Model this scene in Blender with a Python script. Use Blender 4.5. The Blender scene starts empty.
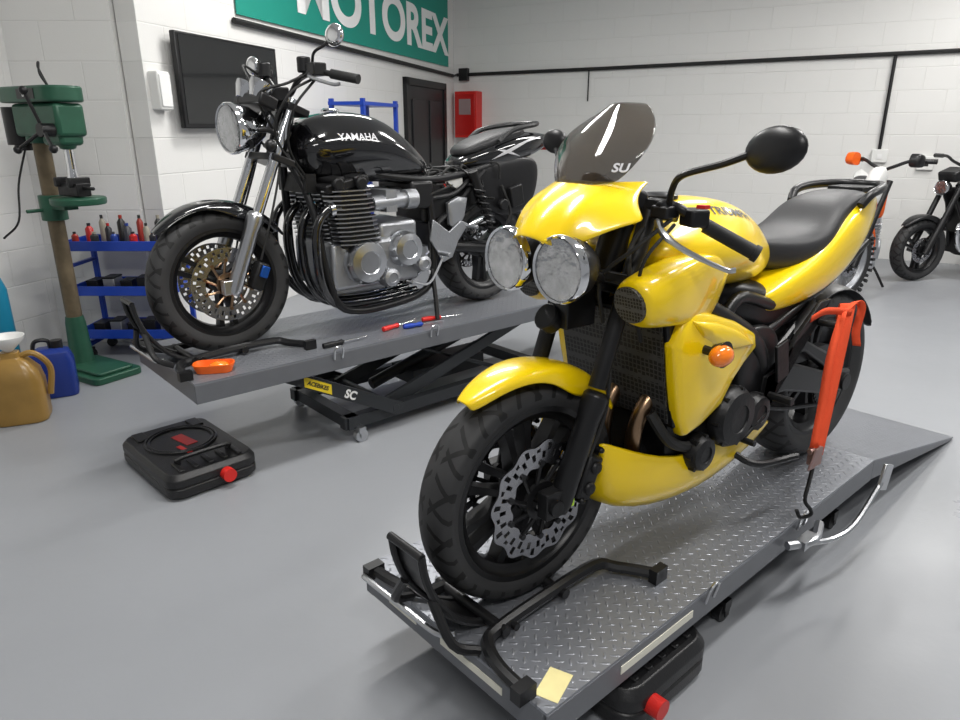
import bpy, bmesh, math, random
from mathutils import Vector, Matrix
from mathutils.bvhtree import BVHTree
random.seed(3)
COL=bpy.context.scene.collection
pi=math.pi
# ---------------------------------------------------------------- materials
def mat(name,col,rough=.5,metal=0.,coat=0.,var=.06,vs=12.,bump=0.,bs=60.,trans=0.,emis=0.,alpha=1.,ior=1.45):
    m=bpy.data.materials.new(name); m.use_nodes=True; nt=m.node_tree; N=nt.nodes; L=nt.links
    p=N["Principled BSDF"]
    p.inputs["Roughness"].default_value=rough; p.inputs["Metallic"].default_value=metal
    p.inputs["Coat Weight"].default_value=coat; p.inputs["Coat Roughness"].default_value=.04
    p.inputs["Transmission Weight"].default_value=trans; p.inputs["IOR"].default_value=ior; p.inputs["Alpha"].default_value=alpha
    tc=N.new("ShaderNodeTexCoord"); nz=N.new("ShaderNodeTexNoise"); nz.inputs["Scale"].default_value=vs; nz.inputs["Detail"].default_value=4
    L.new(tc.outputs["Object"],nz.inputs["Vector"])
    mx=N.new("ShaderNodeMix"); mx.data_type='RGBA'
    mx.inputs[6].default_value=(*[c*(1-var) for c in col],1); mx.inputs[7].default_value=(*[min(1,c*(1+var)) for c in col],1)
    L.new(nz.outputs["Fac"],mx.inputs[0]); L.new(mx.outputs[2],p.inputs["Base Color"])
    if emis:
        p.inputs["Emission Color"].default_value=(*col,1); p.inputs["Emission Strength"].default_value=emis
    if bump:
        n2=N.new("ShaderNodeTexNoise"); n2.inputs["Scale"].default_value=bs; L.new(tc.outputs["Object"],n2.inputs["Vector"])
        b=N.new("ShaderNodeBump"); b.inputs["Strength"].default_value=bump; b.inputs["Distance"].default_value=.01
        L.new(n2.outputs["Fac"],b.inputs["Height"]); L.new(b.outputs[0],p.inputs["Normal"])
    return m
def mnode(nt,op,a,b=None,c=None):
    n=nt.nodes.new("ShaderNodeMath"); n.operation=op
    for i,x in enumerate((a,b,c)):
        if x is None: continue
        if isinstance(x,(int,float)): n.inputs[i].default_value=x
        else: nt.links.new(x,n.inputs[i])
    return n.outputs[0]
def tyre_mat(name,cx,cz,n=30,knob=False,Rt=.30):
    m=mat(name,(.03,.03,.031),.6,var=.3); nt=m.node_tree; N=nt.nodes; L=nt.links
    tc=N.new("ShaderNodeTexCoord"); s=N.new("ShaderNodeSeparateXYZ"); L.new(tc.outputs["Object"],s.inputs[0])
    x=mnode(nt,'SUBTRACT',s.outputs[0],cx); z=mnode(nt,'SUBTRACT',s.outputs[2],cz)
    an=mnode(nt,'ARCTAN2',z,x); ay=mnode(nt,'ABSOLUTE',s.outputs[1])
    r=mnode(nt,'SQRT',mnode(nt,'ADD',mnode(nt,'MULTIPLY',x,x),mnode(nt,'MULTIPLY',z,z)))
    ph=mnode(nt,'ADD',mnode(nt,'MULTIPLY',an,float(n)),mnode(nt,'MULTIPLY',ay,95.))
    g=mnode(nt,'GREATER_THAN',mnode(nt,'SINE',ph),.74)
    ph2=mnode(nt,'ADD',mnode(nt,'MULTIPLY',an,float(n)/2),mnode(nt,'MULTIPLY',ay,-60.))
    g3=mnode(nt,'GREATER_THAN',mnode(nt,'SINE',ph2),.9)
    g2=mnode(nt,'GREATER_THAN',r,Rt-.038); g4=mnode(nt,'GREATER_THAN',ay,.008)
    gg=mnode(nt,'MULTIPLY',mnode(nt,'MULTIPLY',mnode(nt,'MAXIMUM',g,g3),g2),g4)
    if not knob:
        b=N.new("ShaderNodeBump"); b.inputs["Distance"].default_value=.006; b.invert=True; L.new(gg,b.inputs["Height"]); L.new(b.outputs[0],N["Principled BSDF"].inputs["Normal"])
        old=N["Principled BSDF"].inputs["Base Color"].links[0].from_socket
        mx=N.new("ShaderNodeMix"); mx.data_type='RGBA'; mx.inputs[7].default_value=(.006,.006,.006,1); L.new(gg,mx.inputs[0]); L.new(old,mx.inputs[6]); L.new(mx.outputs[2],N["Principled BSDF"].inputs["Base Color"])
    return m
def block_mat(name,col):
    m=mat(name,col,.5,var=.03,vs=3); nt=m.node_tree; N=nt.nodes; L=nt.links
    tc=N.new("ShaderNodeTexCoord"); s=N.new("ShaderNodeSeparateXYZ"); c=N.new("ShaderNodeCombineXYZ")
    L.new(tc.outputs["Object"],s.inputs[0]); L.new(s.outputs[0],c.inputs[0]); L.new(s.outputs[2],c.inputs[1])
    br=N.new("ShaderNodeTexBrick"); br.inputs["Scale"].default_value=1; br.inputs["Brick Width"].default_value=.45; br.inputs["Row Height"].default_value=.225
    br.inputs["Mortar Size"].default_value=.006; br.inputs["Mortar Smooth"].default_value=.9; L.new(c.outputs[0],br.inputs["Vector"])
    br.inputs["Color1"].default_value=(*col,1); br.inputs["Color2"].default_value=(*[x*.985 for x in col],1); br.inputs["Mortar"].default_value=(*[x*.955 for x in col],1)
    L.new(br.outputs["Color"],N["Principled BSDF"].inputs["Base Color"])
    nz=N.new("ShaderNodeTexNoise"); nz.inputs["Scale"].default_value=90; L.new(tc.outputs["Object"],nz.inputs["Vector"])
    h=mnode(nt,'ADD',mnode(nt,'MULTIPLY',br.outputs["Fac"],-1.),mnode(nt,'MULTIPLY',nz.outputs["Fac"],.22))
    b=N.new("ShaderNodeBump"); b.inputs["Distance"].default_value=.005; b.inputs["Strength"].default_value=.45
    L.new(h,b.inputs["Height"]); L.new(b.outputs[0],N["Principled BSDF"].inputs["Normal"])
    return m
def plate_mat(name,col):
    m=mat(name,col,.36,.5,var=.15,vs=5); nt=m.node_tree; N=nt.nodes; L=nt.links
    tc=N.new("ShaderNodeTexCoord"); mp=N.new("ShaderNodeMapping"); mp.inputs["Rotation"].default_value=(0,0,pi/4); mp.inputs["Scale"].default_value=(38,38,38)
    L.new(tc.outputs["Object"],mp.inputs[0]); s=N.new("ShaderNodeSeparateXYZ"); L.new(mp.outputs[0],s.inputs[0])
    px=mnode(nt,'SUBTRACT',mnode(nt,'FRACT',s.outputs[0]),.5); py=mnode(nt,'SUBTRACT',mnode(nt,'FRACT',s.outputs[1]),.5)
    ch=mnode(nt,'MODULO',mnode(nt,'ABSOLUTE',mnode(nt,'ADD',mnode(nt,'FLOOR',s.outputs[0]),mnode(nt,'FLOOR',s.outputs[1]))),2.)
    kx=mnode(nt,'ADD',mnode(nt,'MULTIPLY',ch,4.8),2.2); ky=mnode(nt,'SUBTRACT',7.,mnode(nt,'MULTIPLY',ch,4.8))
    ax=mnode(nt,'MULTIPLY',px,kx); ay=mnode(nt,'MULTIPLY',py,ky)
    d=mnode(nt,'ADD',mnode(nt,'MULTIPLY',ax,ax),mnode(nt,'MULTIPLY',ay,ay))
    h=mnode(nt,'MAXIMUM',mnode(nt,'SUBTRACT',1.,d),0.)
    b=N.new("ShaderNodeBump"); b.inputs["Distance"].default_value=.003; b.inputs["Strength"].default_value=.6
    L.new(h,b.inputs["Height"]); L.new(b.outputs[0],N["Principled BSDF"].inputs["Normal"])
    return m
def mesh_mat(name,scale=90.,dark=(.01,.01,.01),light=(.12,.12,.12)):
    m=mat(name,dark,.5,.2); nt=m.node_tree; N=nt.nodes; L=nt.links
    tc=N.new("ShaderNodeTexCoord"); v=N.new("ShaderNodeTexVoronoi"); v.feature='DISTANCE_TO_EDGE'; v.inputs["Scale"].default_value=scale; v.inputs["Randomness"].default_value=0.15
    L.new(tc.outputs["Object"],v.inputs["Vector"])
    g=mnode(nt,'LESS_THAN',v.outputs["Distance"],.13)
    mx=N.new("ShaderNodeMix"); mx.data_type='RGBA'; mx.inputs[6].default_value=(*dark,1); mx.inputs[7].default_value=(*light,1)
    L.new(g,mx.inputs[0]); L.new(mx.outputs[2],N["Principled BSDF"].inputs["Base Color"])
    return m
YEL=mat("yellow_paint",(.93,.64,.002),.28,0,.7,var=.015)
BLK=mat("black_paint_gloss",(.005,.005,.006),.12,0,1.,var=.1)
SAT=mat("black_satin",(.012,.012,.013),.36,.2,var=.2)
DRK=mat("dark_engine",(.018,.018,.019),.42,.5,var=.3,bump=.1)
RUB=mat("rubber_black",(.013,.013,.013),.65,var=.3)
SEATM=mat("seat_vinyl",(.022,.022,.024),.5,var=.1,bump=.12,bs=350)
CHR=mat("chrome",(.8,.81,.83),.08,1.,var=.02)
RFL=mat("lamp_reflector",(.5,.51,.53),.2,1.,var=.3,vs=40,bump=.3,bs=45)
ALU=mat("aluminium",(.55,.56,.58),.28,1.,var=.08,bump=.05)
CAST=mat("cast_alloy",(.38,.39,.41),.42,.85,var=.15,bump=.12,bs=120)
STL=mat("steel_disc",(.38,.38,.40),.26,1.,var=.1)
BRZ=mat("heat_bronze",(.32,.21,.13),.3,1.,var=.25)
GLS=mat("clear_glass",(1,1,1),.02,trans=1.,ior=1.15,var=0,bump=.15,bs=30)
SMK=mat("smoked_plastic",(.035,.022,.010),.05,coat=1.,var=.05,alpha=.62)
ORG=mat("amber_lens",(.95,.22,.01),.15,coat=.6,var=.04)
ORP=mat("orange_plastic",(.85,.13,.01),.35,var=.05)
RED=mat("red_plastic",(.6,.02,.015),.35,var=.08)
GRYP=mat("lift_grey_paint",(.14,.146,.16),.35,.2,var=.08)
DGRY=mat("lift_dark_grey",(.03,.033,.037),.4,.3,var=.12)
PLT=plate_mat("diamond_plate",(.235,.245,.27))
WHT=mat("white_paint",(.82,.82,.81),.5,var=.02)
WHP=mat("white_plastic",(.75,.75,.73),.4,var=.02)
BLUE=mat("blue_paint",(.012,.05,.36),.35,var=.1)
GRN=mat("machine_green",(.02,.085,.05),.4,.1,var=.3)
GRN2=mat("worn_rusty_column",(.13,.10,.06),.5,.3,var=.6,vs=14)
STRAP=mat("orange_webbing",(.80,.085,.025),.85,var=.12,bump=.3,bs=300)
MUST=mat("oily_mustard_plastic",(.34,.20,.05),.3,var=.5,vs=6,trans=.15)
GAUG=mat("gauge_face",(.03,.03,.035),.2,coat=1.)
GRI=mesh_mat("honeycomb_grille",75.,light=(.06,.06,.06))
GRIF=mesh_mat("intake_mesh",120.,(.006,.006,.006),(.08,.08,.08))
SILT=mat("silver_lettering",(.6,.6,.62),.3,.3,var=.02)
BLKT=mat("black_lettering",(.02,.02,.02),.4,var=.02)
TEAL=mat("teal_banner",(.008,.25,.19),.6,var=.05,vs=2)
SCR=mat("screen_glass",(.006,.007,.008),.15,coat=.5,var=.1)
CALB=mat("blue_anodised",(.015,.09,.4),.3,.6)
LIME=mat("lime_tag",(.5,.8,.05),.5)
YLAB=mat("yellow_label",(.8,.6,.02),.5,var=.03)
HDPE=mat("black_hdpe",(.012,.012,.013),.38,var=.2,bump=.1,bs=200)
# ---------------------------------------------------------------- builder
def V(p): return Vector(p)
def cat(pts,k=6,closed=False):
    P=[V(p) for p in pts]; n=len(P); out=[]
    if n<3: return P
    rng=range(n) if closed else range(n-1)
    for i in rng:
        if closed: a,b,c,d=P[(i-1)%n],P[i],P[(i+1)%n],P[(i+2)%n]
        else: a=P[i-1] if i>0 else P[0]*2-P[1]; b=P[i]; c=P[i+1]; d=P[i+2] if i+2<n else P[-1]*2-P[-2]
        for j in range(k):
            t=j/k; out.append(.5*((2*b)+(c-a)*t+(2*a-5*b+4*c-d)*t*t+(3*b-a-3*c+d)*t**3))
    if not closed: out.append(P[-1])
    return out
def frame(ax):
    a=V(ax).normalized(); h=V((0,0,1)) if abs(a.z)<.9 else V((1,0,0))
    x=a.cross(h).normalized(); return x,a.cross(x).normalized(),a
class B:
    def __init__(s): s.v=[];s.f=[];s.m=[];s.mi=0
    def add(s,vs,fs):
        o=len(s.v); s.v+=[tuple(p) for p in vs]; s.f+=[[i+o for i in f] for f in fs]; s.m+=[s.mi]*len(fs); return s
    def box(s,c,d,rot=(0,0,0),tap=1.):
        from mathutils import Euler
        M=Euler([math.radians(a) for a in rot]).to_matrix(); vs=[]
        for z in(-.5,.5):
            k=tap if z>0 else 1.
            for x,y in((-.5,-.5),(.5,-.5),(.5,.5),(-.5,.5)): vs.append(V(c)+M@V((x*d[0]*k,y*d[1]*k,z*d[2])))
        return s.add(vs,[(3,2,1,0),(4,5,6,7),(0,1,5,4),(1,2,6,5),(2,3,7,6),(3,0,4,7)])
    def lathe(s,prof,o=(0,0,0),ax=(0,1,0),n=32,closed=False):
        x,y,a=frame(ax); o=V(o); vs=[];fs=[]; k=len(prof)
        for i in range(n):
            t=2*pi*i/n; d=x*math.cos(t)+y*math.sin(t)
            for r,h in prof: vs.append(o+d*r+a*h)
        for i in range(n):
            j=(i+1)%n
            for q in range(k if closed else k-1):
                w=(q+1)%k; fs.append((i*k+q,j*k+q,j*k+w,i*k+w))
        if not closed:
            if prof[0][0]>1e-5: fs.append([i*k for i in range(n)])
            if prof[-1][0]>1e-5: fs.append([i*k+k-1 for i in range(n)][::-1])
        return s.add(vs,fs)
    def cyl(s,p,q,r,r2=None,n=16):
        p=V(p);q=V(q); L=(q-p).length; return s.lathe([(r,0),(r if r2 is None else r2,L)],p,q-p,n)
    def tube(s,pts,r,n=8,k=6,closed=False):
        P=cat(pts,k,closed) if k>1 else [V(p) for p in pts]; m=len(P); vs=[];fs=[]
        up=None
        for i,p in enumerate(P):
            t=(P[(i+1)%m]-P[i-1]) if (closed or 0<i<m-1) else (P[1]-P[0] if i==0 else P[-1]-P[-2])
            t.normalize()
            if up is None: up=frame(t)[0]
            up=(up-t*up.dot(t)); up.normalize(); w=t.cross(up)
            rr=r[min(len(r)-1,int(i/(m-1)*(len(r)-1)+.5))] if isinstance(r,(list,tuple)) else r
            for j in range(n):
                a=2*pi*j/n; vs.append(p+(up*math.cos(a)+w*math.sin(a))*rr)
        for i in range(m if closed else m-1):
            i2=(i+1)%m
            for j in range(n): fs.append((i*n+j,i*n+(j+1)%n,i2*n+(j+1)%n,i2*n+j))
        if not closed: fs.append(list(range(n))[::-1]); fs.append([(m-1)*n+j for j in range(n)])
        return s.add(vs,fs)
    def loft(s,secs,cap=True):
        n=len(secs[0]); m=len(secs); vs=[p for q in secs for p in q]; fs=[]
        for i in range(m-1):
            for j in range(n): fs.append((i*n+j,i*n+(j+1)%n,(i+1)*n+(j+1)%n,(i+1)*n+j))
        if cap: fs.append(list(range(n))[::-1]); fs.append([(m-1)*n+j for j in range(n)])
        return s.add(vs,fs)
    def grid(s,rows):
        n=len(rows[0]); vs=[p for q in rows for p in q]
        return s.add(vs,[(i*n+j,i*n+j+1,(i+1)*n+j+1,(i+1)*n+j) for i in range(len(rows)-1) for j in range(n-1)])
    def prism(s,poly,y0,y1):
        n=len(poly); vs=[(p[0],y0,p[1]) for p in poly]+[(p[0],y1,p[1]) for p in poly]
        return s.add(vs,[list(range(n)),list(range(2*n-1,n-1,-1))]+[(i,(i+1)%n,n+(i+1)%n,n+i) for i in range(n)])
    def slab(s,poly,z0,z1):
        n=len(poly); vs=[(p[0],p[1],z0) for p in poly]+[(p[0],p[1],z1) for p in poly]
        return s.add(vs,[list(range(n))[::-1],list(range(n,2*n))]+[(i,(i+1)%n,n+(i+1)%n,n+i) for i in range(n)])
    def sph(s,c,r,n=16,rot=None):
        if isinstance(r,(int,float)): r=(r,r,r)
        vs=[];fs=[];m=n//2
        R=rot.to_3x3() if rot else Matrix.Identity(3)
        for i in range(m+1):
            for j in range(n):
                a=pi*i/m;b=2*pi*j/n; vs.append(V(c)+R@V((r[0]*math.sin(a)*math.cos(b),r[1]*math.sin(a)*math.sin(b),r[2]*math.cos(a))))
        for i in range(m):
            for j in range(n): fs.append((i*n+j,(i+1)*n+j,(i+1)*n+(j+1)%n,i*n+(j+1)%n))
        return s.add(vs,fs)
    def puff(s,poly,y0,bulge,thick,k=3,lean=0.):
        P=cat([(p[0],0,p[1]) for p in poly],k,True) if k>1 else [V((p[0],0,p[1])) for p in poly]; sg=1 if y0>0 else -1
        c=sum(P,V((0,0,0)))/len(P); R=[]
        SS=((1,-thick),(1,0),(.97,bulge*.35),(.9,bulge*.7),(.7,bulge*.92),(.35,bulge),(.1,bulge)) if k>1 else ((1,-thick),(1,0),(.93,bulge*.6),(.55,bulge))
        for sc,dy in SS:
            R.append([V((c.x+(p.x-c.x)*sc,y0+dy*sg+lean*sg*(p.x-c.x),c.z+(p.z-c.z)*sc)) for p in P])
        return s.loft(R)
    def ob(s,name,m,parent=None,label=None,sub=0,bev=0,solid=0,ang=40,smooth=True,kind=None):
        me=bpy.data.meshes.new(name); me.from_pydata(s.v,[],s.f)
        for x in (m if isinstance(m,(list,tuple)) else [m]): me.materials.append(x)
        for i,p in enumerate(me.polygons): p.material_index=s.m[i]
        bm=bmesh.new(); bm.from_mesh(me); bmesh.ops.remove_doubles(bm,verts=bm.verts,dist=1e-6)
        bmesh.ops.recalc_face_normals(bm,faces=bm.faces); bm.to_mesh(me); bm.free()
        if smooth:
            me.shade_smooth()
            if not sub: me.set_sharp_from_angle(angle=math.radians(ang))
        o=bpy.data.objects.new(name,me); COL.objects.link(o)
        if parent: o.parent=parent
        if label: o["label"]=label
        if kind: o["kind"]=kind
        if bev:
            b=o.modifiers.new("bevel",'BEVEL'); b.width=bev; b.segments=2; b.limit_method='ANGLE'; b.angle_limit=math.radians(35)
        if solid:
            b=o.modifiers.new("solid",'SOLIDIFY'); b.thickness=solid; b.offset=0
        if sub:
            b=o.modifiers.new("sub",'SUBSURF'); b.levels=sub; b.render_levels=sub
        return o
def thing(name,label,cat_,loc=(0,0,0),rot=0,group=None):
    o=bpy.data.objects.new(name,None); o.empty_display_size=.1; COL.objects.link(o)
    o.location=loc; o.rotation_euler=(0,0,rot); o["label"]=label; o["category"]=cat_
    if group: o["group"]=group
    return o
def ring(x,zc,hw,hh,n=2.5,k=20,yc=0,sh=0):
    out=[]
    for i in range(k):
        t=2*pi*i/k; c,s_=math.cos(t),math.sin(t)
        y=math.copysign(abs(c)**(2/n),c)*hw; z=math.copysign(abs(s_)**(2/n),s_)*hh
        out.append(V((x+sh*z,yc+y,zc+z)))
    return out
def tring(x,zb,zt,wb,wm,wt,e=.42):
    zm=zb+(zt-zb)*e; h=[(wb,zb),(wm*.96,zm-.03*(zt-zb)/.2),(wm,zm),(wm*.97,zm+(zt-zm)*.35),(wt*1.08,zt-.02*(zt-zb)/.2),(wt*.7,zt)]
    return [V((x,y,z)) for y,z in h]+[V((x,0,zt+.004))]+[V((x,-y,z)) for y,z in h[::-1]]+[V((x,0,zb))]
def arc(r,c,a0,a1,n=12): return [(c[0]+r*math.cos(math.radians(a0+(a1-a0)*i/n)),c[1]+r*math.sin(math.radians(a0+(a1-a0)*i/n))) for i in range(n+1)]
def rrect(w,h,r,n=5):
    P=[]
    for cx,cy,a in((w/2-r,h/2-r,0),(-w/2+r,h/2-r,90),(-w/2+r,-h/2+r,180),(w/2-r,-h/2+r,270)): P+=arc(r,(cx,cy),a,a+90,n)
    return P
def text_bits(txt,size,bold=.0,ex=.0,shear=0):
    cu=bpy.data.curves.new("t",'FONT'); cu.body=txt; cu.size=size; cu.align_x='CENTER'; cu.align_y='CENTER'; cu.offset=bold; cu.extrude=ex; cu.shear=shear
    o=bpy.data.objects.new("t",cu); COL.objects.link(o); bpy.context.view_layer.update()
    me=bpy.data.meshes.new_from_object(o.evaluated_get(bpy.context.evaluated_depsgraph_get()))
    bpy.data.objects.remove(o); return me
def text(name,txt,size,m,M,parent=None,bold=0,ex=.0005,sx=1.,label=None,shear=0):
    me=text_bits(txt,size,bold,ex,shear); me.transform(M@Matrix.Diagonal((sx,1,1,1))); me.materials.clear(); me.materials.append(m); me.name=name
    o=bpy.data.objects.new(name,me); COL.objects.link(o)
    if parent: o.parent=parent
    if label: o["label"]=label
    return o
def text_on(name,txt,size,m,target,c,parent,rotd=0,sx=1.,sgn=1,bold=0.,poly=None,shear=0,tilt=0.):
    dg=bpy.context.evaluated_depsgraph_get(); bpy.context.view_layer.update(); ev=target.evaluated_get(dg); tm=ev.to_mesh()
    bvh=BVHTree.FromPolygons([v.co.copy() for v in tm.vertices],[list(p.vertices) for p in tm.polygons]); ev.to_mesh_clear()
    if poly:
        me=bpy.data.meshes.new(name); me.from_pydata([(p[0],p[1],0) for p in poly],[],[list(range(len(poly)))])
    else: me=text_bits(txt,size,bold,0,shear)
    bm=bmesh.new(); bm.from_mesh(me); bmesh.ops.triangulate(bm,faces=bm.faces)
    for _ in range(2): bmesh.ops.subdivide_edges(bm,edges=[e for e in bm.edges if e.calc_length()>size*.2],cuts=2); bmesh.ops.triangulate(bm,faces=bm.faces)
    r=math.radians(rotd); tl=math.radians(tilt); D=V((0,-math.cos(tl)*sgn,-math.sin(tl))); UP=V((0,-math.sin(tl)*sgn,math.cos(tl)))
    for v in bm.verts:
        x,y=v.co.x*sx,v.co.y; x,y=x*math.cos(r)-y*math.sin(r),x*math.sin(r)+y*math.cos(r)
        P=V((c[0]-x*sgn,(c[2] if len(c)>2 else 0),c[1]))+UP*y
        h=bvh.ray_cast(P-D*.5,D)
        v.co=(h[0] if h[0] else P)-D*.0018
    bm.to_mesh(me); bm.free(); me.materials.clear(); me.materials.append(m)
    o=bpy.data.objects.new(name,me); COL.objects.link(o); o.parent=parent; return o
# ---------------------------------------------------------------- wheels
def wheel(par,name,cx,cz,Rt,wt,Rr,wr,mr,discs=(),rd=.15,wavy=False,spokes=3,knob=False,label=None,dmat=None,hubm=None):
    b=B(); h=wr/2
    b.lathe([(Rr+.008,-h),(Rr-.006,-h),(Rr-.012,-h+.012),(Rr-.03,-h+.022),(Rr-.034,0),(Rr-.03,h-.022),(Rr-.012,h-.012),(Rr-.006,h),(Rr+.008,h),(Rr-.004,h-.015),(Rr-.018,0),(Rr-.004,-h+.015)],(cx,0,cz),(0,1,0),48,True)
    b.lathe([(.03,-h*.9),(.045,-h*.8),(.05,0),(.045,h*.8),(.03,h*.9)],(cx,0,cz),(0,1,0),24)
    if spokes<10:
        for i in range(spokes):
            a=2*pi*i/spokes+.5
            for da in(-.16,.16):
                p=V((cx+.04*math.cos(a+da*2.5),0,cz+.04*math.sin(a+da*2.5))); q=V((cx+(Rr-.03)*math.cos(a+da),0,cz+(Rr-.03)*math.sin(a+da)))
                d=(q-p).normalized(); n=V((-d.z,0,d.x)); sec=[]
                for t,w,y in((0,.012,.03),(.5,.008,.022),(1,.012,.02)):
                    c=p.lerp(q,t); sec.append([c+n*w+V((0,y,0)),c+n*w-V((0,y,0)),c-n*w-V((0,y,0)),c-n*w+V((0,y,0))])
                b.loft(sec)
    else:
        for i in range(spokes):
            a=2*pi*i/spokes; s=1 if i%2 else -1
            b.cyl((cx+.03*math.cos(a+.4*s),s*.03,cz+.03*math.sin(a+.4*s)),(cx+(Rr-.02)*math.cos(a),0,cz+(Rr-.02)*math.sin(a)),.002,n=5)
    w=b.ob(name,mr,par,label,bev=0)
    t=B(); h2=wt/2; T=Rt-Rr
    pr=[(Rr-.002,-h*.92),(Rr+.010,-h*1.02),(Rr+.35*T,-h2*.97),(Rr+.6*T,-h2),(Rr+.78*T,-h2*.86),(Rr+.92*T,-h2*.55),(Rt-.001,-h2*.22),(Rt,0),(Rt-.001,h2*.22),(Rr+.92*T,h2*.55),(Rr+.78*T,h2*.86),(Rr+.6*T,h2),(Rr+.35*T,h2*.97),(Rr+.010,h*1.02),(Rr-.002,h*.92)]
    t.lathe(pr,(cx,0,cz),(0,1,0),64,True)
    if knob:
        for i in range(44):
            a=2*pi*i/44
            for y in((-.03,.03) if i%2 else (-.045,0,.045)): t.box((cx+(Rt+.006)*math.cos(a),y,cz+(Rt+.006)*math.sin(a)),(.03,.024,.022),(0,-math.degrees(a),0))
    t.ob("tyre",tyre_mat(name+"_tyre_rubber",cx,cz,knob=knob,Rt=Rt),w,"black rubber tyre",ang=60)
    for y in discs:
        d=B(); n=144; rr=[.62*rd,.74*rd,.86*rd,.95*rd,rd]; vs=[];fs=[]
        for i in range(n):
            a=2*pi*i/n
            for q,r in enumerate(rr):
                r2=r+(.006*math.sin(a*12) if wavy and q>=3 else 0)+(.004*math.sin(a*12) if wavy and q==0 else 0)
                vs.append((cx+r2*math.cos(a),y,cz+r2*math.sin(a)))
        for i in range(n):
            for q in range(4):
                if (q==1 and i%6 in(0,1)) or (q==2 and i%6 in(3,4)): continue
                j=(i+1)%n; fs.append((i*5+q,j*5+q,j*5+q+1,i*5+q+1))
        d.add(vs,fs); d.ob("brake_disc",dmat or STL,w,"drilled steel brake disc",solid=.005,smooth=False)
        c=B(); c.lathe([(.03,-.006),(.05,-.006),(.05,.006),(.03,.006)],(cx,y,cz),(0,1,0),32,True)
        for i in range(10):
            a=2*pi*i/10; p=V((cx+.045*math.cos(a),y,cz+.045*math.sin(a))); q=V((cx+.66*rd*math.cos(a+.3),y,cz+.66*rd*math.sin(a+.3))); c.cyl(p,q,.006,n=6); c.cyl(q-V((0,.007,0)),q+V((0,.007,0)),.008,n=10)
        c.ob("disc_carrier",hubm or SAT,w)
    return w
def fender(par,cx,cz,a0,a1,r,hw,m,name="front_mudguard",dr0=.018,dr1=.045):
    b=B(); rows=[]; n=16
    for i in range(n+1):
        u=i/n; a=math.radians(a0+(a1-a0)*u)
        tp=.35+.65*min(1,(u/.35))**.6 if u<.35 else 1-.3*max(0,(u-.6)/.4)
        dr=dr0+dr1*math.exp(-((u-.62)/.2)**2); row=[]
        for j in range(9):
            s=(j-4)/4; y=hw*tp*math.sin(s*pi/2*.97); rr=r-dr*(abs(s)**4)-(.006*s*s)
            row.append((cx+rr*math.cos(a),y,cz+rr*math.sin(a)))
        rows.append(row)
    b.grid(rows); return b.ob(name,m,par,sub=1,solid=.004)
def headlight(par,c,r,depth,shell,ax=(1,0,0),label=None):
    ax=V(ax).normalized(); c=V(c); b=B()
    b.lathe([(0,-depth),(r*.5,-depth*.93),(r*.85,-depth*.55),(r*.98,-.02),(r,0),(r*.93,.004),(r*.9,-.004)],c,ax,40)
    h=b.ob("headlight",[shell],par,label or "round headlight in a bright bezel")
    b=B(); b.lathe([(r*1.03,-.012),(r*1.03,.004),(r*.98,.010),(r*.92,.006),(r*.93,-.012)],c,ax,40,True); b.ob("bezel",CHR,h)
    b=B(); b.lathe([(r*.93,0),(r*.85,-.022),(r*.6,-.045),(r*.3,-.058),(0,-.06)],c,ax,40); b.ob("reflector",RFL,h)
    b=B(); b.lathe([(.0,-.018),(.016,-.022),(.018,-.05)],c,ax,16); b.ob("bulb",CHR,h)
    b=B(); b.lathe([(r*.93,.004),(r*.8,.012),(r*.5,.018),(r*.2,.021),(0,.0215)],c,ax,40); b.ob("lens",GLS,h)
    return h
# ================================================================ ROOM
def wallseg(name,p,q,z0,z1,m,th=.12,side=1):
    p=V((*p,0));q=V((*q,0)); L=(q-p).length; a=math.atan2(q.y-p.y,q.x-p.x)
    b=B(); b.box((L/2,side*th/2,(z0+z1)/2),(L,th,z1-z0)); o=b.ob(name,m,smooth=False,kind="structure"); o.location=p; o.rotation_euler=(0,0,a); return o
WALL=block_mat("painted_block_wall",(.74,.735,.715))
def LX(Y): return -3.468+.3027*Y
CX,CY=-.361,10.265
YS=4.6
wallseg("wall_left",(LX(YS),YS),(CX,CY),0,3.4,WALL,.15,1)
wallseg("wall_step",(-2.9,YS),(LX(YS)-.155,YS),0,3.4,WALL,.15,1)
wallseg("wall_near",(-4.3,-.2),(-2.9,YS),0,3.4,WALL,.15,1)
wallseg("wall_back",(CX,10.15-.5*CX),(8.5,10.15-.5*8.5),0,3.4,WALL,.15,1)
fm=mat("grey_floor_paint",(.262,.272,.29),.33,var=.09,vs=1.3,bump=.05,bs=25)
nt=fm.node_tree; nz=nt.nodes.new("ShaderNodeTexNoise"); nz.inputs["Scale"].default_value=3; nz.inputs["Detail"].default_value=9; nz.inputs["Roughness"].default_value=.65
rp=nt.nodes.new("ShaderNodeMapRange"); rp.inputs[1].default_value=.3; rp.inputs[2].default_value=.7; rp.inputs[3].default_value=.22; rp.inputs[4].default_value=.5; nt.links.new(nz.outputs["Fac"],rp.inputs[0]); nt.links.new(rp.outputs[0],nt.nodes["Principled BSDF"].inputs["Roughness"])
tc3=nt.nodes.new("ShaderNodeTexCoord"); n3=nt.nodes.new("ShaderNodeTexNoise"); n3.inputs["Scale"].default_value=9; n3.inputs["Detail"].default_value=13; n3.inputs["Roughness"].default_value=.8; nt.links.new(tc3.outputs["Object"],n3.inputs["Vector"])
sc_=mnode(nt,'GREATER_THAN',n3.outputs["Fac"],.66); old=nt.nodes["Principled BSDF"].inputs["Base Color"].links[0].from_socket
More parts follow.
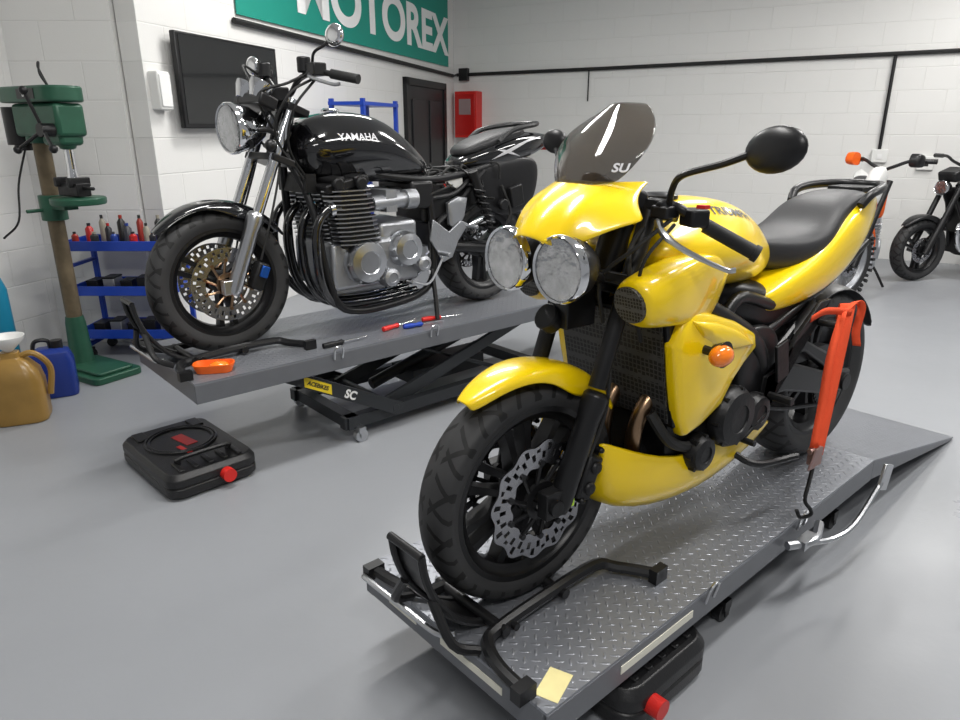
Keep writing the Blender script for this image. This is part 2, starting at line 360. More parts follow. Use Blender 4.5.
mx=nt.nodes.new("ShaderNodeMix"); mx.data_type='RGBA'; mx.inputs[7].default_value=(.36,.37,.38,1); nt.links.new(mnode(nt,'MULTIPLY',sc_,.5),mx.inputs[0]); nt.links.new(old,mx.inputs[6]); nt.links.new(mx.outputs[2],nt.nodes["Principled BSDF"].inputs["Base Color"])
b=B(); b.box((2,5,-.05),(14,14,.1)); b.ob("floor",fm,smooth=False,kind="structure")
b=B(); b.box((2,5,3.45),(14,14,.1)); b.ob("ceiling",WHT,smooth=False,kind="structure")
LA=math.atan2(1,.3027)
def onL(Y,z,off=0): return V((LX(Y)+off*.957,Y-off*.29,z))
def wbox(bb,P,z0,z1):
    vs=[V((p.x,p.y,z0)) for p in P]+[V((p.x,p.y,z1)) for p in P]; bb.add(vs,[(3,2,1,0),(4,5,6,7),(0,1,5,4),(1,2,6,5),(2,3,7,6),(3,0,4,7)])
def lbox(bb,Y0,Y1,z0,z1,o0,o1): wbox(bb,[onL(Y0,0,o0),onL(Y1,0,o0),onL(Y1,0,o1),onL(Y0,0,o1)],z0,z1)
def onR(X,z,off=0): return V((X-off*.447,10.15-.5*X-off*.894,z))
def rbox(bb,X0,X1,z0,z1,o0,o1): wbox(bb,[onR(X0,0,o0),onR(X1,0,o0),onR(X1,0,o1),onR(X0,0,o1)],z0,z1)
b=B(); lbox(b,8.6,9.75,0,1.9,.001,.03)
for z0,z1 in((.15,.85),(1.0,1.75)):
    for y0,y1 in((8.7,9.1),(9.25,9.65)): lbox(b,y0,y1,z0,z1,.03,.045)
b.ob("door_1",mat("dark_door",(.012,.012,.014),.4),bev=.006,smooth=False,kind="structure")
b=B(); lbox(b,8.52,8.6,0,1.98,.001,.05); lbox(b,9.75,9.83,0,1.98,.001,.05); lbox(b,8.52,9.83,1.9,1.98,.001,.05); b.ob("trim_1",SAT,smooth=False,kind="structure")
def flat_on_left(Yc,z,off):
    o=onL(Yc,z,off); d=V((.2897,.957,0)); n=V((.957,-.2897,0))
    return Matrix(((d.x,0,n.x,o.x),(d.y,0,n.y,o.y),(0,1,0,o.z),(0,0,0,1)))
bn=thing("banner","teal sponsor banner with white lettering hung on the block wall","banner")
b=B(); lbox(b,5.56,10.0,2.2,3.05,.012,.02); b.ob("banner_sheet",TEAL,bn,smooth=False)
text("lettering","MOTOREX",.60,WHT,flat_on_left(8.15,2.53,.024),bn,bold=.02,sx=1.3)
cb=thing("wall_cable","black electrical cable run clipped along the white walls","cable")
b=B(); b.tube([onL(5.5,2.15,.03),onL(10.15,2.10,.03),onR(-.3,2.12,.03),onR(1.5,2.13,.03),onR(4,2.16,.03),onR(7.8,2.2,.03)],.022,k=1); b.ob("cable",RUB,cb)
b=B(); b.tube([onR(1.39,2.13,.03),onR(1.39,1.75,.03)],.008,k=1); b.ob("cable_drop",RUB,cb)
b=B(); rbox(b,-.26,-.14,2.04,2.2,.01,.08); b.ob("junction_box",SAT,cb,bev=.005)
cd=thing("conduit_drop","black conduit running down the white wall to a switch","conduit")
b=B(); b.tube([onR(4.4,2.14,.03),onR(4.4,1.2,.03)],.018,k=1); b.ob("conduit",SAT,cd)
sw=thing("light_switch","white light switch box below the black conduit","switch"); b=B(); rbox(b,4.34,4.48,1.06,1.2,.0,.05); b.ob("switch_box",WHP,sw,bev=.006)
b=B(); rbox(b,4.39,4.43,1.1,1.15,.05,.058); b.ob("rocker",WHT,sw)
so=thing("power_socket","white power socket on the block wall","socket"); b=B(); rbox(b,4.74,4.88,.99,1.13,.0,.04); b.ob("socket_box",WHP,so,bev=.006)
b=B(); rbox(b,4.785,4.835,1.03,1.06,.04,.043); b.ob("socket_face",BLKT,so)
rc=thing("fire_hose_cabinet","red metal fire cabinet with glazed door on the wall","cabinet")
b=B(); rbox(b,-.27,.03,1.3,1.9,.0,.18); b.ob("cabinet_body",RED,rc,bev=.008)
b=B(); rbox(b,-.25,.01,1.34,1.86,.18,.195); b.ob("cabinet_door",mat("red_door",(.45,.012,.01),.3),rc,bev=.004)
b=B(); rbox(b,-.2,-.04,1.6,1.8,.195,.2); b.ob("cabinet_window",mat("cab_window",(.3,.22,.22),.2),rc)
tv=thing("television","black flat screen television mounted on a wall bracket","television")
b=B(); lbox(b,4.80,5.90,1.41,2.0,.05,.09); b.ob("housing",SAT,tv,bev=.008)
b=B(); lbox(b,4.83,5.87,1.44,1.98,.09,.093); b.ob("screen",SCR,tv,smooth=False)
b=B(); lbox(b,5.2,5.5,1.55,1.85,.0,.05); b.ob("wall_bracket",SAT,tv)
eb=thing("electrical_box","white plastic electrical box on the wall","box"); b=B(); lbox(b,4.63,4.74,1.52,1.75,-.005,.07); b.ob("box_body",WHP,eb,bev=.01)
b=B(); lbox(b,4.64,4.73,1.54,1.73,.07,.078); b.ob("box_lid",WHT,eb,bev=.003)
LP=[(-.6,2.2),(1.7,2.0),(-.4,5.2),(2.2,5.0),(4.2,3.0),(.3,-.8),(4.5,6.0)]
EMT=mat("lit_tube",(1,.98,.94),.4,emis=9,var=0)
for i,(x,y) in enumerate(LP):
    t=thing("ceiling_light","white twin tube strip light fixed to the ceiling","ceiling light",(x,y,3.4),.72,"strip lights on the ceiling")
    if i==0:
        b=B(); b.box((0,0,-.04),(1.5,.22,.08)); h0=b.ob("light_housing",WHT,t,bev=.01)
        b=B(); b.cyl((-.7,-.05,-.1),(.7,-.05,-.1),.016,n=12); h1=b.ob("lamp_tube",EMT,t)
        b=B(); b.cyl((-.7,.05,-.1),(.7,.05,-.1),.016,n=12); h2=b.ob("lamp_tube",EMT,t)
    else:
        for h in(h0,h1,h2):
            c=h.copy(); c.parent=t; COL.objects.link(c)
    ld=bpy.data.lights.new("strip_lamp",'AREA'); ld.shape='RECTANGLE'; ld.size=1.5; ld.size_y=.25; ld.energy=60; ld.color=(1,.985,.96)
    lo=bpy.data.objects.new("strip_lamp",ld); COL.objects.link(lo); lo.parent=t; lo.location=(0,0,-.13)
# ================================================================ LIFTS
U=V((.748,.664,0)).normalized(); LROT=math.atan2(U.y,U.x)
def armz(x): return .311-.53*(x-.571)
def lift(loc,h,raised,label):
    t=thing("motorcycle_lift",label,"lift table",loc,LROT)
    b=B()
    if raised: b.box((1.1,0,h-.004),(2.2,.69,.008))
    else:
        b.box((.875,0,h-.004),(1.75,.69,.008)); b.prism([(1.75,h),(2.83,.012),(2.83,.004),(1.75,h-.008)],-.345,.345)
    b.ob("deck",PLT,t,"grey diamond plate deck",smooth=False)
    b=B(); L=2.2 if raised else 1.75
    for s in(-1,1): b.box((L/2,s*.34,h-.045),(L,.012,.075)); b.box((L/2,s*.33,h-.08),(L,.03,.008))
    b.box((.006,0,h-.045),(.012,.69,.075)); b.box((L/2,0,h-.03),(.05,.66,.04))
    if not raised:
        for s in(-1,1): b.prism([(1.75,h-.005),(2.8,.012),(2.8,.002),(1.75,h-.08)],s*.34-.006,s*.34+.006)
    else: b.prism([(2.2,h),(2.62,h-.16),(2.62,h-.172),(2.2,h-.012)],-.33,.33)
    b.ob("deck_edge",GRYP,t,bev=.002,smooth=False)
    b=B()
    if raised:
        zb=.06
        for s in(-1,1):
            b.box((1.35,s*.25,zb+.03),(1.35,.05,.06))
            b.prism([(.33,armz(.33)+.0),(.30,armz(.30)-.03),(.96,armz(.96)-.035),(1.0,armz(1.0)+.04),(.36,armz(.36)+.035)],s*.285-.013,s*.285+.013)
            b.prism([(2.0,h-.04),(2.02,h-.09),(.92,zb+.0),(.90,zb+.07)],s*.21-.012,s*.21+.012)
            b.prism([(1.0,h-.06),(1.05,h-.085),(1.75,zb+.03),(1.72,zb+.07)],s*.165-.01,s*.165+.01)
        for x in(.72,1.98): b.box((x,0,zb+.03),(.06,.57,.06))
        b.cyl((.95,-.3,.11),(.95,.3,.11),.02); b.cyl((.34,-.3,h-.06),(.34,.3,h-.06),.018)
        b.box((1.45,0,.15),(.5,.2,.08)); b.cyl((1.0,0,.14),(1.75,0,.33),.03)
    else:
        for s in(-1,1): b.box((1.22,s*.24,.055),(.9,.05,.05)); b.prism([(.3,.17),(.3,.14),(1.5,.08),(1.5,.12)],s*.28-.01,s*.28+.01)
        for x in(.80,1.64): b.box((x,0,.055),(.06,.5,.05))
        b.cyl((.9,0,.1),(1.5,0,.12),.03); b.box((1.1,0,.12),(.25,.3,.08))
    b.ob("scissor_frame",DGRY,t,"dark grey folding scissor frame",bev=.003,smooth=False)
    cs=[(.74,-.3),(.74,.3),(1.96,-.3),(1.96,.3)] if raised else [(.84,-.28),(.84,.28),(1.6,-.28),(1.6,.28)]
    for x,y in cs:
        b=B(); b.cyl((x,y-.014,.032),(x,y+.014,.032),.032,n=20); b.box((x,y,.06),(.035,.045,.03)); b.box((x,y-.02,.045),(.02,.004,.05)); b.box((x,y+.02,.045),(.02,.004,.05)); b.ob("caster",[ALU if raised else SAT],t)
    for x,y in((.62,-.352),(1.15,-.352),(1.15,.352)):
        b=B(); b.tube([(x-.02,y,h-.03),(x-.02,y-.01,h+.015),(x,y-.012,h+.028),(x+.02,y-.01,h+.015),(x+.02,y,h-.03)],.0045,k=4); b.ob("tie_down_ring",ALU,t)
    b=B(); z=h+.022
    for s in(-1,1):
        b.tube([(-.01,s*.29,z),(.0,s*.2,z),(.03,s*.13,z),(.08,s*.108,z),(.25,s*.106,z+.01),(.44,s*.106,z+.01),(.49,s*.14,z),(.55,s*.235,z)],.0165,n=8,k=4)
        b.box((-.01,s*.285,z),(.05,.03,.036)); b.box((.55,s*.235,z),(.05,.025,.04))
        b.cyl((.12,s*.105,z),(.12,s*.135,z),.010)
    b.cyl((.09,-.13,z),(.09,.13,z),.014); b.cyl((.30,-.13,z),(.30,.13,z),.014)
    rows=[]
    for i in range(9):
        a=math.radians(186+ (256-186)*i/8); r=.325
        rows.append([(.23+r*math.cos(a),y,h+.30+r*math.sin(a)) for y in(-.05,-.045,.045,.05)])
    b.grid(rows)
    for y in(-.055,.055):
        b.tube([(.23+.33*math.cos(math.radians(a)),y,h+.30+.33*math.sin(math.radians(a))) for a in (184,195,210,230,255)],.010,k=4)
    b.tube([(-.07,-.05,h+.15),(-.06,-.11,h+.06),(.0,-.13,h+.02)],.012,k=4); b.tube([(-.07,.05,h+.15),(-.06,.11,h+.06),(.0,.13,h+.02)],.012,k=4)
    b.cyl((-.10,-.06,h+.275),(-.10,.06,h+.275),.010)
    b.ob("wheel_clamp",SAT,t,"black tubular front wheel clamp")
    b=B(); b.tube([(-.02,.30,h-.01),(-.045,.27,h+.02),(-.04,.1,h+.02),(-.035,-.02,h+.02),(-.01,-.06,h+.03)],.008,k=5); b.ob("clamp_handle",ALU,t,"bright steel clamp handle")
    return t
LA_=lift((-.09,1.384,0),.25,False,"low grey diamond plate lift table under the yellow motorcycle")
LB_=lift((-1.317,2.721,0),.48,True,"raised grey lift table on a scissor frame under the black motorcycle")
b=B(); b.tube([(1.05,-.36,.2),(1.12,-.385,.19),(1.25,-.42,.17),(1.36,-.44,.19),(1.50,-.45,.29)],.009,k=5); b.tube([(1.05,-.36,.2),(1.14,-.40,.2),(1.25,-.37,.2)],.014,k=3)
b.box((1.12,-.385,.2),(.08,.03,.03)); b.ob("release_lever",ALU,LA_,"bright steel release lever")
b=B(); b.box((1.53,-.45,.30),(.08,.012,.09),(0,20,0)); b.ob("lever_pad",ALU,LA_,bev=.003)
def edge_text(t,txt,size,x,y,z,m,bold=.0005,rot=0):
    M=Matrix.Translation((x,y,z))@Matrix.Rotation(rot,4,'Y')@Matrix(((1,0,0,0),(0,0,-1,0),(0,1,0,0),(0,0,0,1))); text("label_lettering",txt,size,m,M,t,bold=bold)
x=.54; b=B(); b.prism([(x-.065,armz(x-.065)-.024),(x+.065,armz(x+.065)-.024),(x+.065,armz(x+.065)+.024),(x-.065,armz(x-.065)+.024)],-.2985,-.2995); b.ob("yellow_sticker",YLAB,LB_)
edge_text(LB_,"ACEBIKES",.026,x,-.3005,armz(x),BLKT,.0008,rot=.487)
edge_text(LB_,"SC",.055,.70,-.3005,armz(.70),WHT,.002,rot=.487)
PAP=mat("paper_label",(.72,.70,.6),.5)
b=B(); b.box((.40,-.347,.21),(.3,.002,.022)); b.ob("label_sticker",PAP,LA_)
b=B(); b.box((.07,-.300,.2505),(.09,.055,.001),(0,0,20)); b.ob("label_sticker",mat("faded_label",(.7,.62,.3),.5,var=.3),LA_)
b=B(); b.box((-.001,.17,.21),(.002,.12,.03)); b.ob("front_sticker",PAP,LA_)
b=B(); b.box((-.001,-.1,.21),(.002,.22,.02)); b.ob("front_sticker",PAP,LA_)
# ================================================================ YELLOW MOTORCYCLE
fA=(-.789,-.615)
A=thing("motorcycle","yellow naked sport motorcycle with twin round headlights and smoked flyscreen","motorcycle",(.075,1.53,.25),math.atan2(fA[1],fA[0]))
FX,FZ=-.036,.292
fw=wheel(A,"front_wheel",FX,FZ,.292,.112,.224,.095,SAT,(-.072,.072),.152,True,7)
rw=wheel(A,"rear_wheel",-1.40,.315,.315,.185,.220,.14,SAT,(-.09,),.11,False,5)
for s in(-1,1):
    b=B(); b.cyl((-.18,s*.105,.56),(-.335,s*.105,.985),.0215); o=b.ob("fork_leg",DRK,A,"black fork leg")
    b=B(); b.lathe([(.0,0),(.024,.0),(.030,.03),(.029,.24),(.033,.27),(.033,.30),(.024,.31)],(FX-.025,s*.105,.265),(-.13,0,.30),24); b.box((FX-.005,s*.105,.295),(.06,.035,.07)); b.ob("fork_slider",SAT,o,bev=.003)
    b=B(); b.box((FX-.115,s*.10,.335),(.05,.06,.115),(0,-24,0)); b.cyl((FX-.11,s*.10,.31),(FX-.11,s*.14,.31),.017); b.cyl((FX-.13,s*.10,.36),(FX-.13,s*.14,.36),.017); b.cyl((FX-.09,s*.10,.28),(FX-.09,s*.135,.28),.008); b.cyl((FX-.15,s*.10,.40),(FX-.15,s*.135,.40),.008); b.ob("brake_caliper",DRK,A,bev=.008)
    b=B(); b.tube([(-.15,s*.12,.39),(-.2,s*.12,.5),(-.22,s*.11,.65),(-.29,s*.06,.82)],.005); b.ob("brake_hose",RUB,A)
b=B(); b.box((-.09,.123,.30),(.02,.004,.045)); b.ob("tag",LIME,A,"lime green tag on the caliper")
b=B()
for z,x in((.80,-.263),(.97,-.33)): b.box((x-.03,0,z),(.10,.27,.028),(0,-22,0))
b.cyl((-.29,0,.79),(-.365,0,.985),.032); b.ob("triple_clamp",SAT,A,bev=.006)
b=B(); b.cyl((FX,-.13,FZ),(FX,.13,FZ),.014); b.cyl((FX,.12,FZ),(FX,.135,FZ),.020); b.ob("front_axle",DRK,A)
fender(A,FX,FZ,56,150,.335,.070,YEL)
for s in(-1,1): headlight(A,(-.055,s*.089,.86),.075,.10,SAT,(1,s*.03,0),"chrome rimmed round headlight")
b=B(); b.box((-.15,0,.82),(.06,.14,.05)); b.box((-.2,0,.75),(.1,.05,.12)); b.tube([(-.12,-.1,.86),(-.2,-.08,.82),(-.25,0,.8),(-.2,.08,.82),(-.12,.1,.86)],.012); b.cyl((-.16,-.03,.7),(-.13,-.03,.72),.035); b.ob("headlight_bracket",SAT,A,bev=.004)
rows=[]
for i in range(9):
    r=i/8; row=[]
    W=.186-.055*r-.01*math.sin(pi*r); X0=-.03-.15*r+.020*math.sin(pi*r); Z0=.932+.108*r+.006*math.sin(pi*r)
    for j in range(21):
        s=(j-10)/10; a=abs(s)
        cr=.012*math.exp(-((a-.55)/.10)**2)*math.sin(pi*min(1,r*1.3))*(1-r*.5)
        x=X0-(.185-.075*r)*a**2.0+cr; z=Z0+.03*(1-r)*a**3-.030*(1-r)**2*math.sin(pi*min(1,a*1.1))**2+cr-.008*math.exp(-(s/.16)**2)*(1-r)
        row.append((x,s*W,z))
    rows.append(row)
b=B(); b.grid(rows); b.ob("headlight_cowl",YEL,A,sub=1,solid=.005)
rows=[]; Wt=[.100,.126,.142,.138,.106,.046]
for i in range(6):
    r=i/5; row=[]
    for j in range(13):
        s=(j-6)/6; a=abs(s); row.append((-.160-.155*r-.055*a**2+.018*math.sin(pi*r),s*Wt[i],1.028+.185*r-.012*a*a*r+.01*a*a))
    rows.append(row)
b=B(); b.grid(rows); fs=b.ob("flyscreen",SMK,A,"dark smoked translucent flyscreen",sub=1,solid=.003)
M=Matrix.Translation((-.212,.107,1.070))@Matrix.Rotation(math.radians(38),4,'Z')@Matrix.Rotation(math.radians(-38),4,'Y')@Matrix(((0,0,1,0),(1,0,0,0),(0,1,0,0),(0,0,0,1)))
text("decal","SU",.032,SILT,M,fs,bold=.0008,shear=.25)
b=B(); b.box((-.29,0,1.0),(.08,.2,.05),(0,-20,0)); b.lathe([(.045,0),(.045,.03)],(-.30,-.04,1.01),(-.5,0,1),20); b.ob("instrument_panel",SAT,A,bev=.01)
for s in(-1,1):
    b=B(); b.tube([(-.335,s*.10,.99),(-.32,s*.15,.99),(-.315,s*.195,.985),(-.345,s*.235,.955),(-.415,s*.33,.895)],.011,n=12); hb=b.ob("handlebar",SAT,A)
    b=B(); b.cyl((-.352,s*.243,.948),(-.415,s*.33,.893),.0165,n=16); b.cyl((-.415,s*.33,.893),(-.421,s*.339,.888),.019,n=16); b.ob("grip",RUB,hb)
    b=B(); b.tube([(-.285,s*.165,.955),(-.27,s*.195,.93),(-.30,s*.235,.895),(-.38,s*.285,.852),(-.40,s*.30,.85)],[.010,.008,.007,.006,.007],n=8); b.ob("control_lever",ALU,hb,"bright alloy lever")
    b=B(); b.box((-.335,s*.225,.965),(.045,.06,.04),(0,0,s*-25)); b.cyl((-.30,s*.18,.965),(-.295,s*.165,1.0),.018); b.box((-.30,s*.17,.975),(.045,.05,.03)); b.ob("switch_cluster",SAT,hb,bev=.006)
    if s>0: b=B(); b.box((-.35,.235,.988),(.02,.022,.008)); b.ob("horn_button",RED,hb)
    if s>0: pts=[(-.30,.18,.985),(-.275,.205,1.03),(-.26,.24,1.06),(-.26,.33,1.085),(-.255,.39,1.105)]; mc=(-.25,.445,1.115)
    else: pts=[(-.34,-.2,.985),(-.35,-.22,1.03),(-.37,-.25,1.08),(-.38,-.27,1.10)]; mc=(-.39,-.285,1.12)
    b=B(); b.tube(pts,.0075,n=8); mi=b.ob("mirror",SAT,A,"black oval mirror on a bent stalk")
    R=Matrix.Rotation(math.radians(-12*s),4,'Z')@Matrix.Rotation(math.radians(8*s),4,'X')
    b=B(); b.sph(mc,(.022,.070,.043) if s>0 else (.018,.040,.032),24,R); b.ob("mirror_shell",SAT,mi)
    b=B(); b.sph(V(mc)+R@V((-.008,0,0)),(.016,.062,.037) if s>0 else (.012,.036,.028),24,R); b.ob("mirror_glass",CHR,mi)
for pts,r in (([(-.30,.19,.96),(-.22,.16,.90),(-.2,.08,.82),(-.25,.05,.7)],.005),([(-.30,-.19,.96),(-.2,-.14,.9),(-.22,-.06,.8),(-.3,-.05,.7)],.005),([(-.3,.2,.95),(-.22,.19,.88),(-.24,.16,.8),(-.3,.13,.7)],.004),([(-.33,.12,.96),(-.27,.11,.9),(-.24,.13,.84),(-.3,.13,.66)],.006)):
    b=B(); b.tube(pts,r); b.ob("control_cable",RUB,A)
T=[(-.335,.835,.905,.05,.08,.035),(-.375,.785,.950,.11,.158,.065),(-.47,.760,.980,.125,.185,.095),(-.59,.745,.985,.115,.185,.10),(-.72,.730,.968,.095,.165,.098),(-.84,.725,.922,.08,.125,.075),(-.95,.73,.865,.06,.085,.045)]
b=B(); b.loft([tring(*q) for q in T]); tk=b.ob("fuel_tank",YEL,A,"glossy yellow fuel tank",sub=2)
text_on("tank_lettering","TRIUMPH",.040,BLKT,tk,(-.66,.935,.10),tk,-5,1.2,bold=.0008,tilt=42)
b=B(); b.lathe([(.045,0),(.045,.008),(.035,.014),(0,.015)],(-.50,0,.982),(0,0,1),24); b.ob("filler_cap",SAT,tk)
def sq(x): return -.9+(x+.9)*.94
S=[(-.885,.82,.05,.03),(-.93,.80,.08,.05),(-1.03,.79,.115,.058),(-1.15,.795,.132,.055),(-1.24,.82,.130,.055),(-1.30,.868,.118,.052),(-1.37,.90,.108,.046),(-1.50,.922,.098,.038),(-1.60,.928,.075,.026)]
b=B(); b.loft([ring(sq(x),z,w,h,3.2,20,sh=.1) for x,z,w,h in S]); b.ob("seat",SEATM,A,"black stepped vinyl seat",sub=2)
S=[(-.82,.655,.12,.018),(-.92,.678,.145,.050),(-1.06,.700,.153,.068),(-1.18,.730,.153,.084),(-1.31,.778,.145,.108),(-1.44,.830,.132,.108),(-1.57,.878,.105,.074),(-1.69,.908,.065,.032)]
b=B(); b.loft([ring(sq(x),z,w,h,4.2,20) for x,z,w,h in S]); b.ob("tail_fairing",YEL,A,"glossy yellow tail fairing",sub=2)
b=B(); b.tube([(-1.38,.118,.915),(-1.42,.128,.95),(-1.51,.118,.964),(-1.62,.07,.968),(-1.65,0,.968),(-1.62,-.07,.968),(-1.51,-.118,.964),(-1.42,-.128,.95),(-1.38,-.118,.915)],.015,n=10); b.box((-1.57,0,.955),(.13,.12,.02)); b.ob("grab_rail",SAT,A,bev=.003)
b=B(); b.box((-1.66,0,.89),(.03,.10,.04)); b.ob("tail_light",RED,A,bev=.01)
b=B()
for s in(-1,1):
    b.tube([(-.35,s*.05,.84),(-.45,s*.12,.76),(-.62,s*.148,.67),(-.78,s*.145,.58),(-.86,s*.135,.48),(-.85,s*.13,.38)],.027,n=12)
    b.tube([(-.34,s*.04,.78),(-.46,s*.13,.66),(-.60,s*.14,.60),(-.78,s*.14,.58)],.020,n=10)
    b.tube([(-.62,s*.14,.66),(-.72,s*.13,.71),(-.9,s*.12,.66)],.018,n=10)
    b.tube([(-.84,s*.12,.56),(-1.0,s*.12,.61),(-1.3,s*.1,.69),(-1.55,s*.08,.78)],.016,n=10)
    b.tube([(-.84,s*.13,.46),(-1.0,s*.13,.54),(-1.15,s*.12,.64)],.012,n=8)
b.cyl((-.285,0,.77),(-.35,0,.93),.04)
b.ob("frame",SAT,A,"black tubular frame",bev=0)
for s in(-1,1): b=B(); b.puff([(-.74,.60),(-.86,.61),(-.94,.55),(-.92,.42),(-.88,.32),(-.79,.30),(-.74,.40),(-.73,.50)],s*.135,.018,.04); b.ob("frame_plate",SAT,A,sub=1)
b=B(); b.loft([ring(x,z,w,h,3,18) for x,z,w,h in((-.66,.70,.08,.05),(-.78,.68,.12,.08),(-.92,.63,.13,.09),(-1.05,.62,.125,.07),(-1.2,.65,.11,.06),(-1.34,.70,.08,.04))]); b.ob("airbox",SAT,A,sub=1)
b=B(); b.box((-.60,0,.33),(.38,.30,.24)); b.box((-.50,0,.53),(.20,.34,.22),(0,14,0)); b.box((-.47,0,.66),(.17,.32,.07),(0,14,0)); b.box((-.75,0,.42),(.2,.26,.22))
for i in range(7): b.box((-.515+.008*i,0,.44+.026*i),(.215,.36,.006),(0,14,0))
eng=b.ob("engine",DRK,A,"black three cylinder engine",bev=.012)
for x,z,r,y in((-.66,.385,.085,.165),(-.53,.31,.05,.155),(-.80,.36,.055,.15)):
    for s in(-1,1):
        b=B(); b.lathe([(r*1.05,0),(r*1.05,.02),(r,.028),(r*.9,.042),(r*.5,.046),(r*.48,.042),(0,.042)],(x,s*y,z),(0,s,0),32)
        for i in range(7): a=2*pi*i/7; b.cyl((x+r*.98*math.cos(a),s*(y+.01),z+r*.98*math.sin(a)),(x+r*.98*math.cos(a),s*(y+.034),z+r*.98*math.sin(a)),.007,n=8)
        b.ob("engine_cover",DRK,eng)
b=B()
for y in(-.11,0,.11): b.tube([(-.43,y,.50),(-.37,y,.48),(-.335,y*.95,.40),(-.35,y*.85,.30),(-.43,y*.6,.225),(-.6,y*.4,.2),(-.8,-.05,.2)],.021,n=12)
b.ob("exhaust_header",BRZ,A,"heat tinted exhaust headers")
b=B(); b.tube([(-.8,-.05,.2),(-.95,-.14,.24),(-1.1,-.2,.35)],.024); b.cyl((-1.08,-.2,.36),(-1.5,-.23,.62),.055,n=24); b.ob("exhaust_silencer",CAST,A)
b=B(); b.box((-.375,0,.575),(.035,.37,.31),(0,12,0)); rad=b.ob("radiator",SAT,A,bev=.006)
b=B(); b.box((-.350,0,.575),(.006,.345,.285),(0,12,0)); b.ob("radiator_grille",GRI,rad,"black honeycomb radiator guard")
for pts in ([(-.37,.17,.67),(-.40,.2,.6),(-.44,.18,.5)],[(-.37,-.17,.67),(-.40,-.2,.6),(-.44,-.18,.5)],[(-.35,.14,.46),(-.37,.18,.4),(-.45,.17,.35),(-.52,.16,.33)]):
    b=B(); b.tube(pts,.015); b.ob("coolant_hose",RUB,A)
for y,z in((-.1,.33),(.06,.30)): b=B(); b.cyl((-.42,y,z),(-.36,y,z),.039,n=20); b.ob("oil_filter",SAT,A)
for s in(-1,1):
    secs=[(-.200,.172,.775,.047,.048,.25,2.1),(-.212,.175,.776,.056,.058,.25,2.2),(-.25,.178,.780,.058,.066,.15,2.8),(-.33,.175,.786,.052,.078,.0,3.8),(-.43,.165,.784,.042,.088,-.2,4.5),(-.53,.152,.768,.028,.082,-.4,4.5),(-.60,.142,.752,.014,.062,-.6,4.5)]
    b=B(); b.loft([ring(x,z,w,h,n_,20,yc=s*y,sh=sh) for x,y,z,w,h,sh,n_ in secs]); sc=b.ob("side_scoop",YEL,A,"yellow radiator scoop with mesh intake",sub=1)
    b=B(); R=ring(-.193,.775,.042,.043,2.1,24,yc=s*.173,sh=.25); R2=ring(-.205,.775,.042,.043,2.1,24,yc=s*.173,sh=.25); b.loft([R,R2]); b.ob("intake_grille",GRIF,sc)
    poly=[(-.335,.655),(-.365,.72),(-.40,.735),(-.50,.71),(-.62,.67),(-.735,.615),(-.745,.575),(-.69,.545),(-.63,.50),(-.58,.44),(-.48,.405),(-.415,.395),(-.385,.45),(-.355,.56)]
    b=B(); b.puff(poly,s*.190,.020,.03,k=1,lean=.06); pn=b.ob("side_panel",YEL,A,"yellow angular lower side panel",bev=.008,ang=62)
    b=B(); b.puff([(-.385,.715),(-.50,.69),(-.62,.645),(-.715,.59),(-.60,.60),(-.50,.625),(-.42,.67)],s*.204,.012,.02,k=1,lean=.06); b.ob("panel_ridge",YEL,pn,bev=.005,ang=55)
    b=B(); b.tube([(-.44,s*.2,.635),(-.435,s*.25,.635)],.012,k=1); b.cyl((-.44,s*.245,.635),(-.44,s*.275,.635),.02,.034); ti=b.ob("turn_signal",SAT,A)
    b=B(); b.sph((-.425,s*.275,.635),(.038,.026,.027),20); b.ob("amber_lens",ORG,ti,"amber indicator lens")
st=[(-.200,.41,.315,.100),(-.218,.408,.235,.128),(-.27,.385,.195,.150),(-.38,.335,.17,.162),(-.50,.31,.155,.165),(-.64,.305,.155,.160),(-.80,.295,.185,.148),(-.90,.28,.215,.132),(-1.0,.262,.250,.11)]
rows=[]
for x,zt,zb,hw in st:
    half=[(hw*.97,zt),(hw*1.04,zt*.7+zb*.3),(hw*1.05,zt*.35+zb*.65),(hw*.86,zb+.006),(hw*.45,zb-.004)]
    rows.append([(x,y,z) for y,z in half]+[(x,0,zb-.008)]+[(x,-y,z) for y,z in half[::-1]])
b=B(); b.grid(rows); b.ob("belly_pan",YEL,A,"glossy yellow belly pan",sub=1,solid=.006)
b=B()
b.loft([[(x,y0,z+h),(x,y1,z+h),(x,y1,z-h),(x,y0,z-h)] for x,y0,y1,z,h in [(-.82,.09,.15,.44,.06),(-1.0,.10,.155,.42,.05),(-1.25,.11,.16,.345,.04),(-1.44,.11,.155,.315,.04)]])
b.loft([[(x,y0,z+h),(x,y1,z+h),(x,y1,z-h),(x,y0,z-h)] for x,y0,y1,z,h in [(-.9,.10,.14,.50,.015),(-1.1,.11,.15,.50,.02),(-1.3,.115,.155,.40,.03)]])
b.box((-.84,0,.44),(.06,.26,.08)); b.ob("swingarm",SAT,A,"black single sided swingarm",bev=.01)
b=B(); n=36
for i in range(n):
    a=2*pi*i/n; b.box((-1.40+.098*math.cos(a),.10,.315+.098*math.sin(a)),(.012,.006,.012),(0,-math.degrees(a),0))
b.lathe([(.05,-.003),(.095,-.003),(.095,.003),(.05,.003)],(-1.40,.10,.315),(0,1,0),36,True); b.cyl((-1.40,.02,.315),(-1.40,.165,.315),.03,n=20); b.ob("sprocket",DRK,A)
b=B(); b.tube([(-.82,.10,.43),(-1.10,.10,.43),(-1.40,.10,.42)],.008,k=1); b.tube([(-.82,.10,.35),(-1.1,.10,.27),(-1.40,.10,.215)],.008,k=1); b.ob("drive_chain",DRK,A)
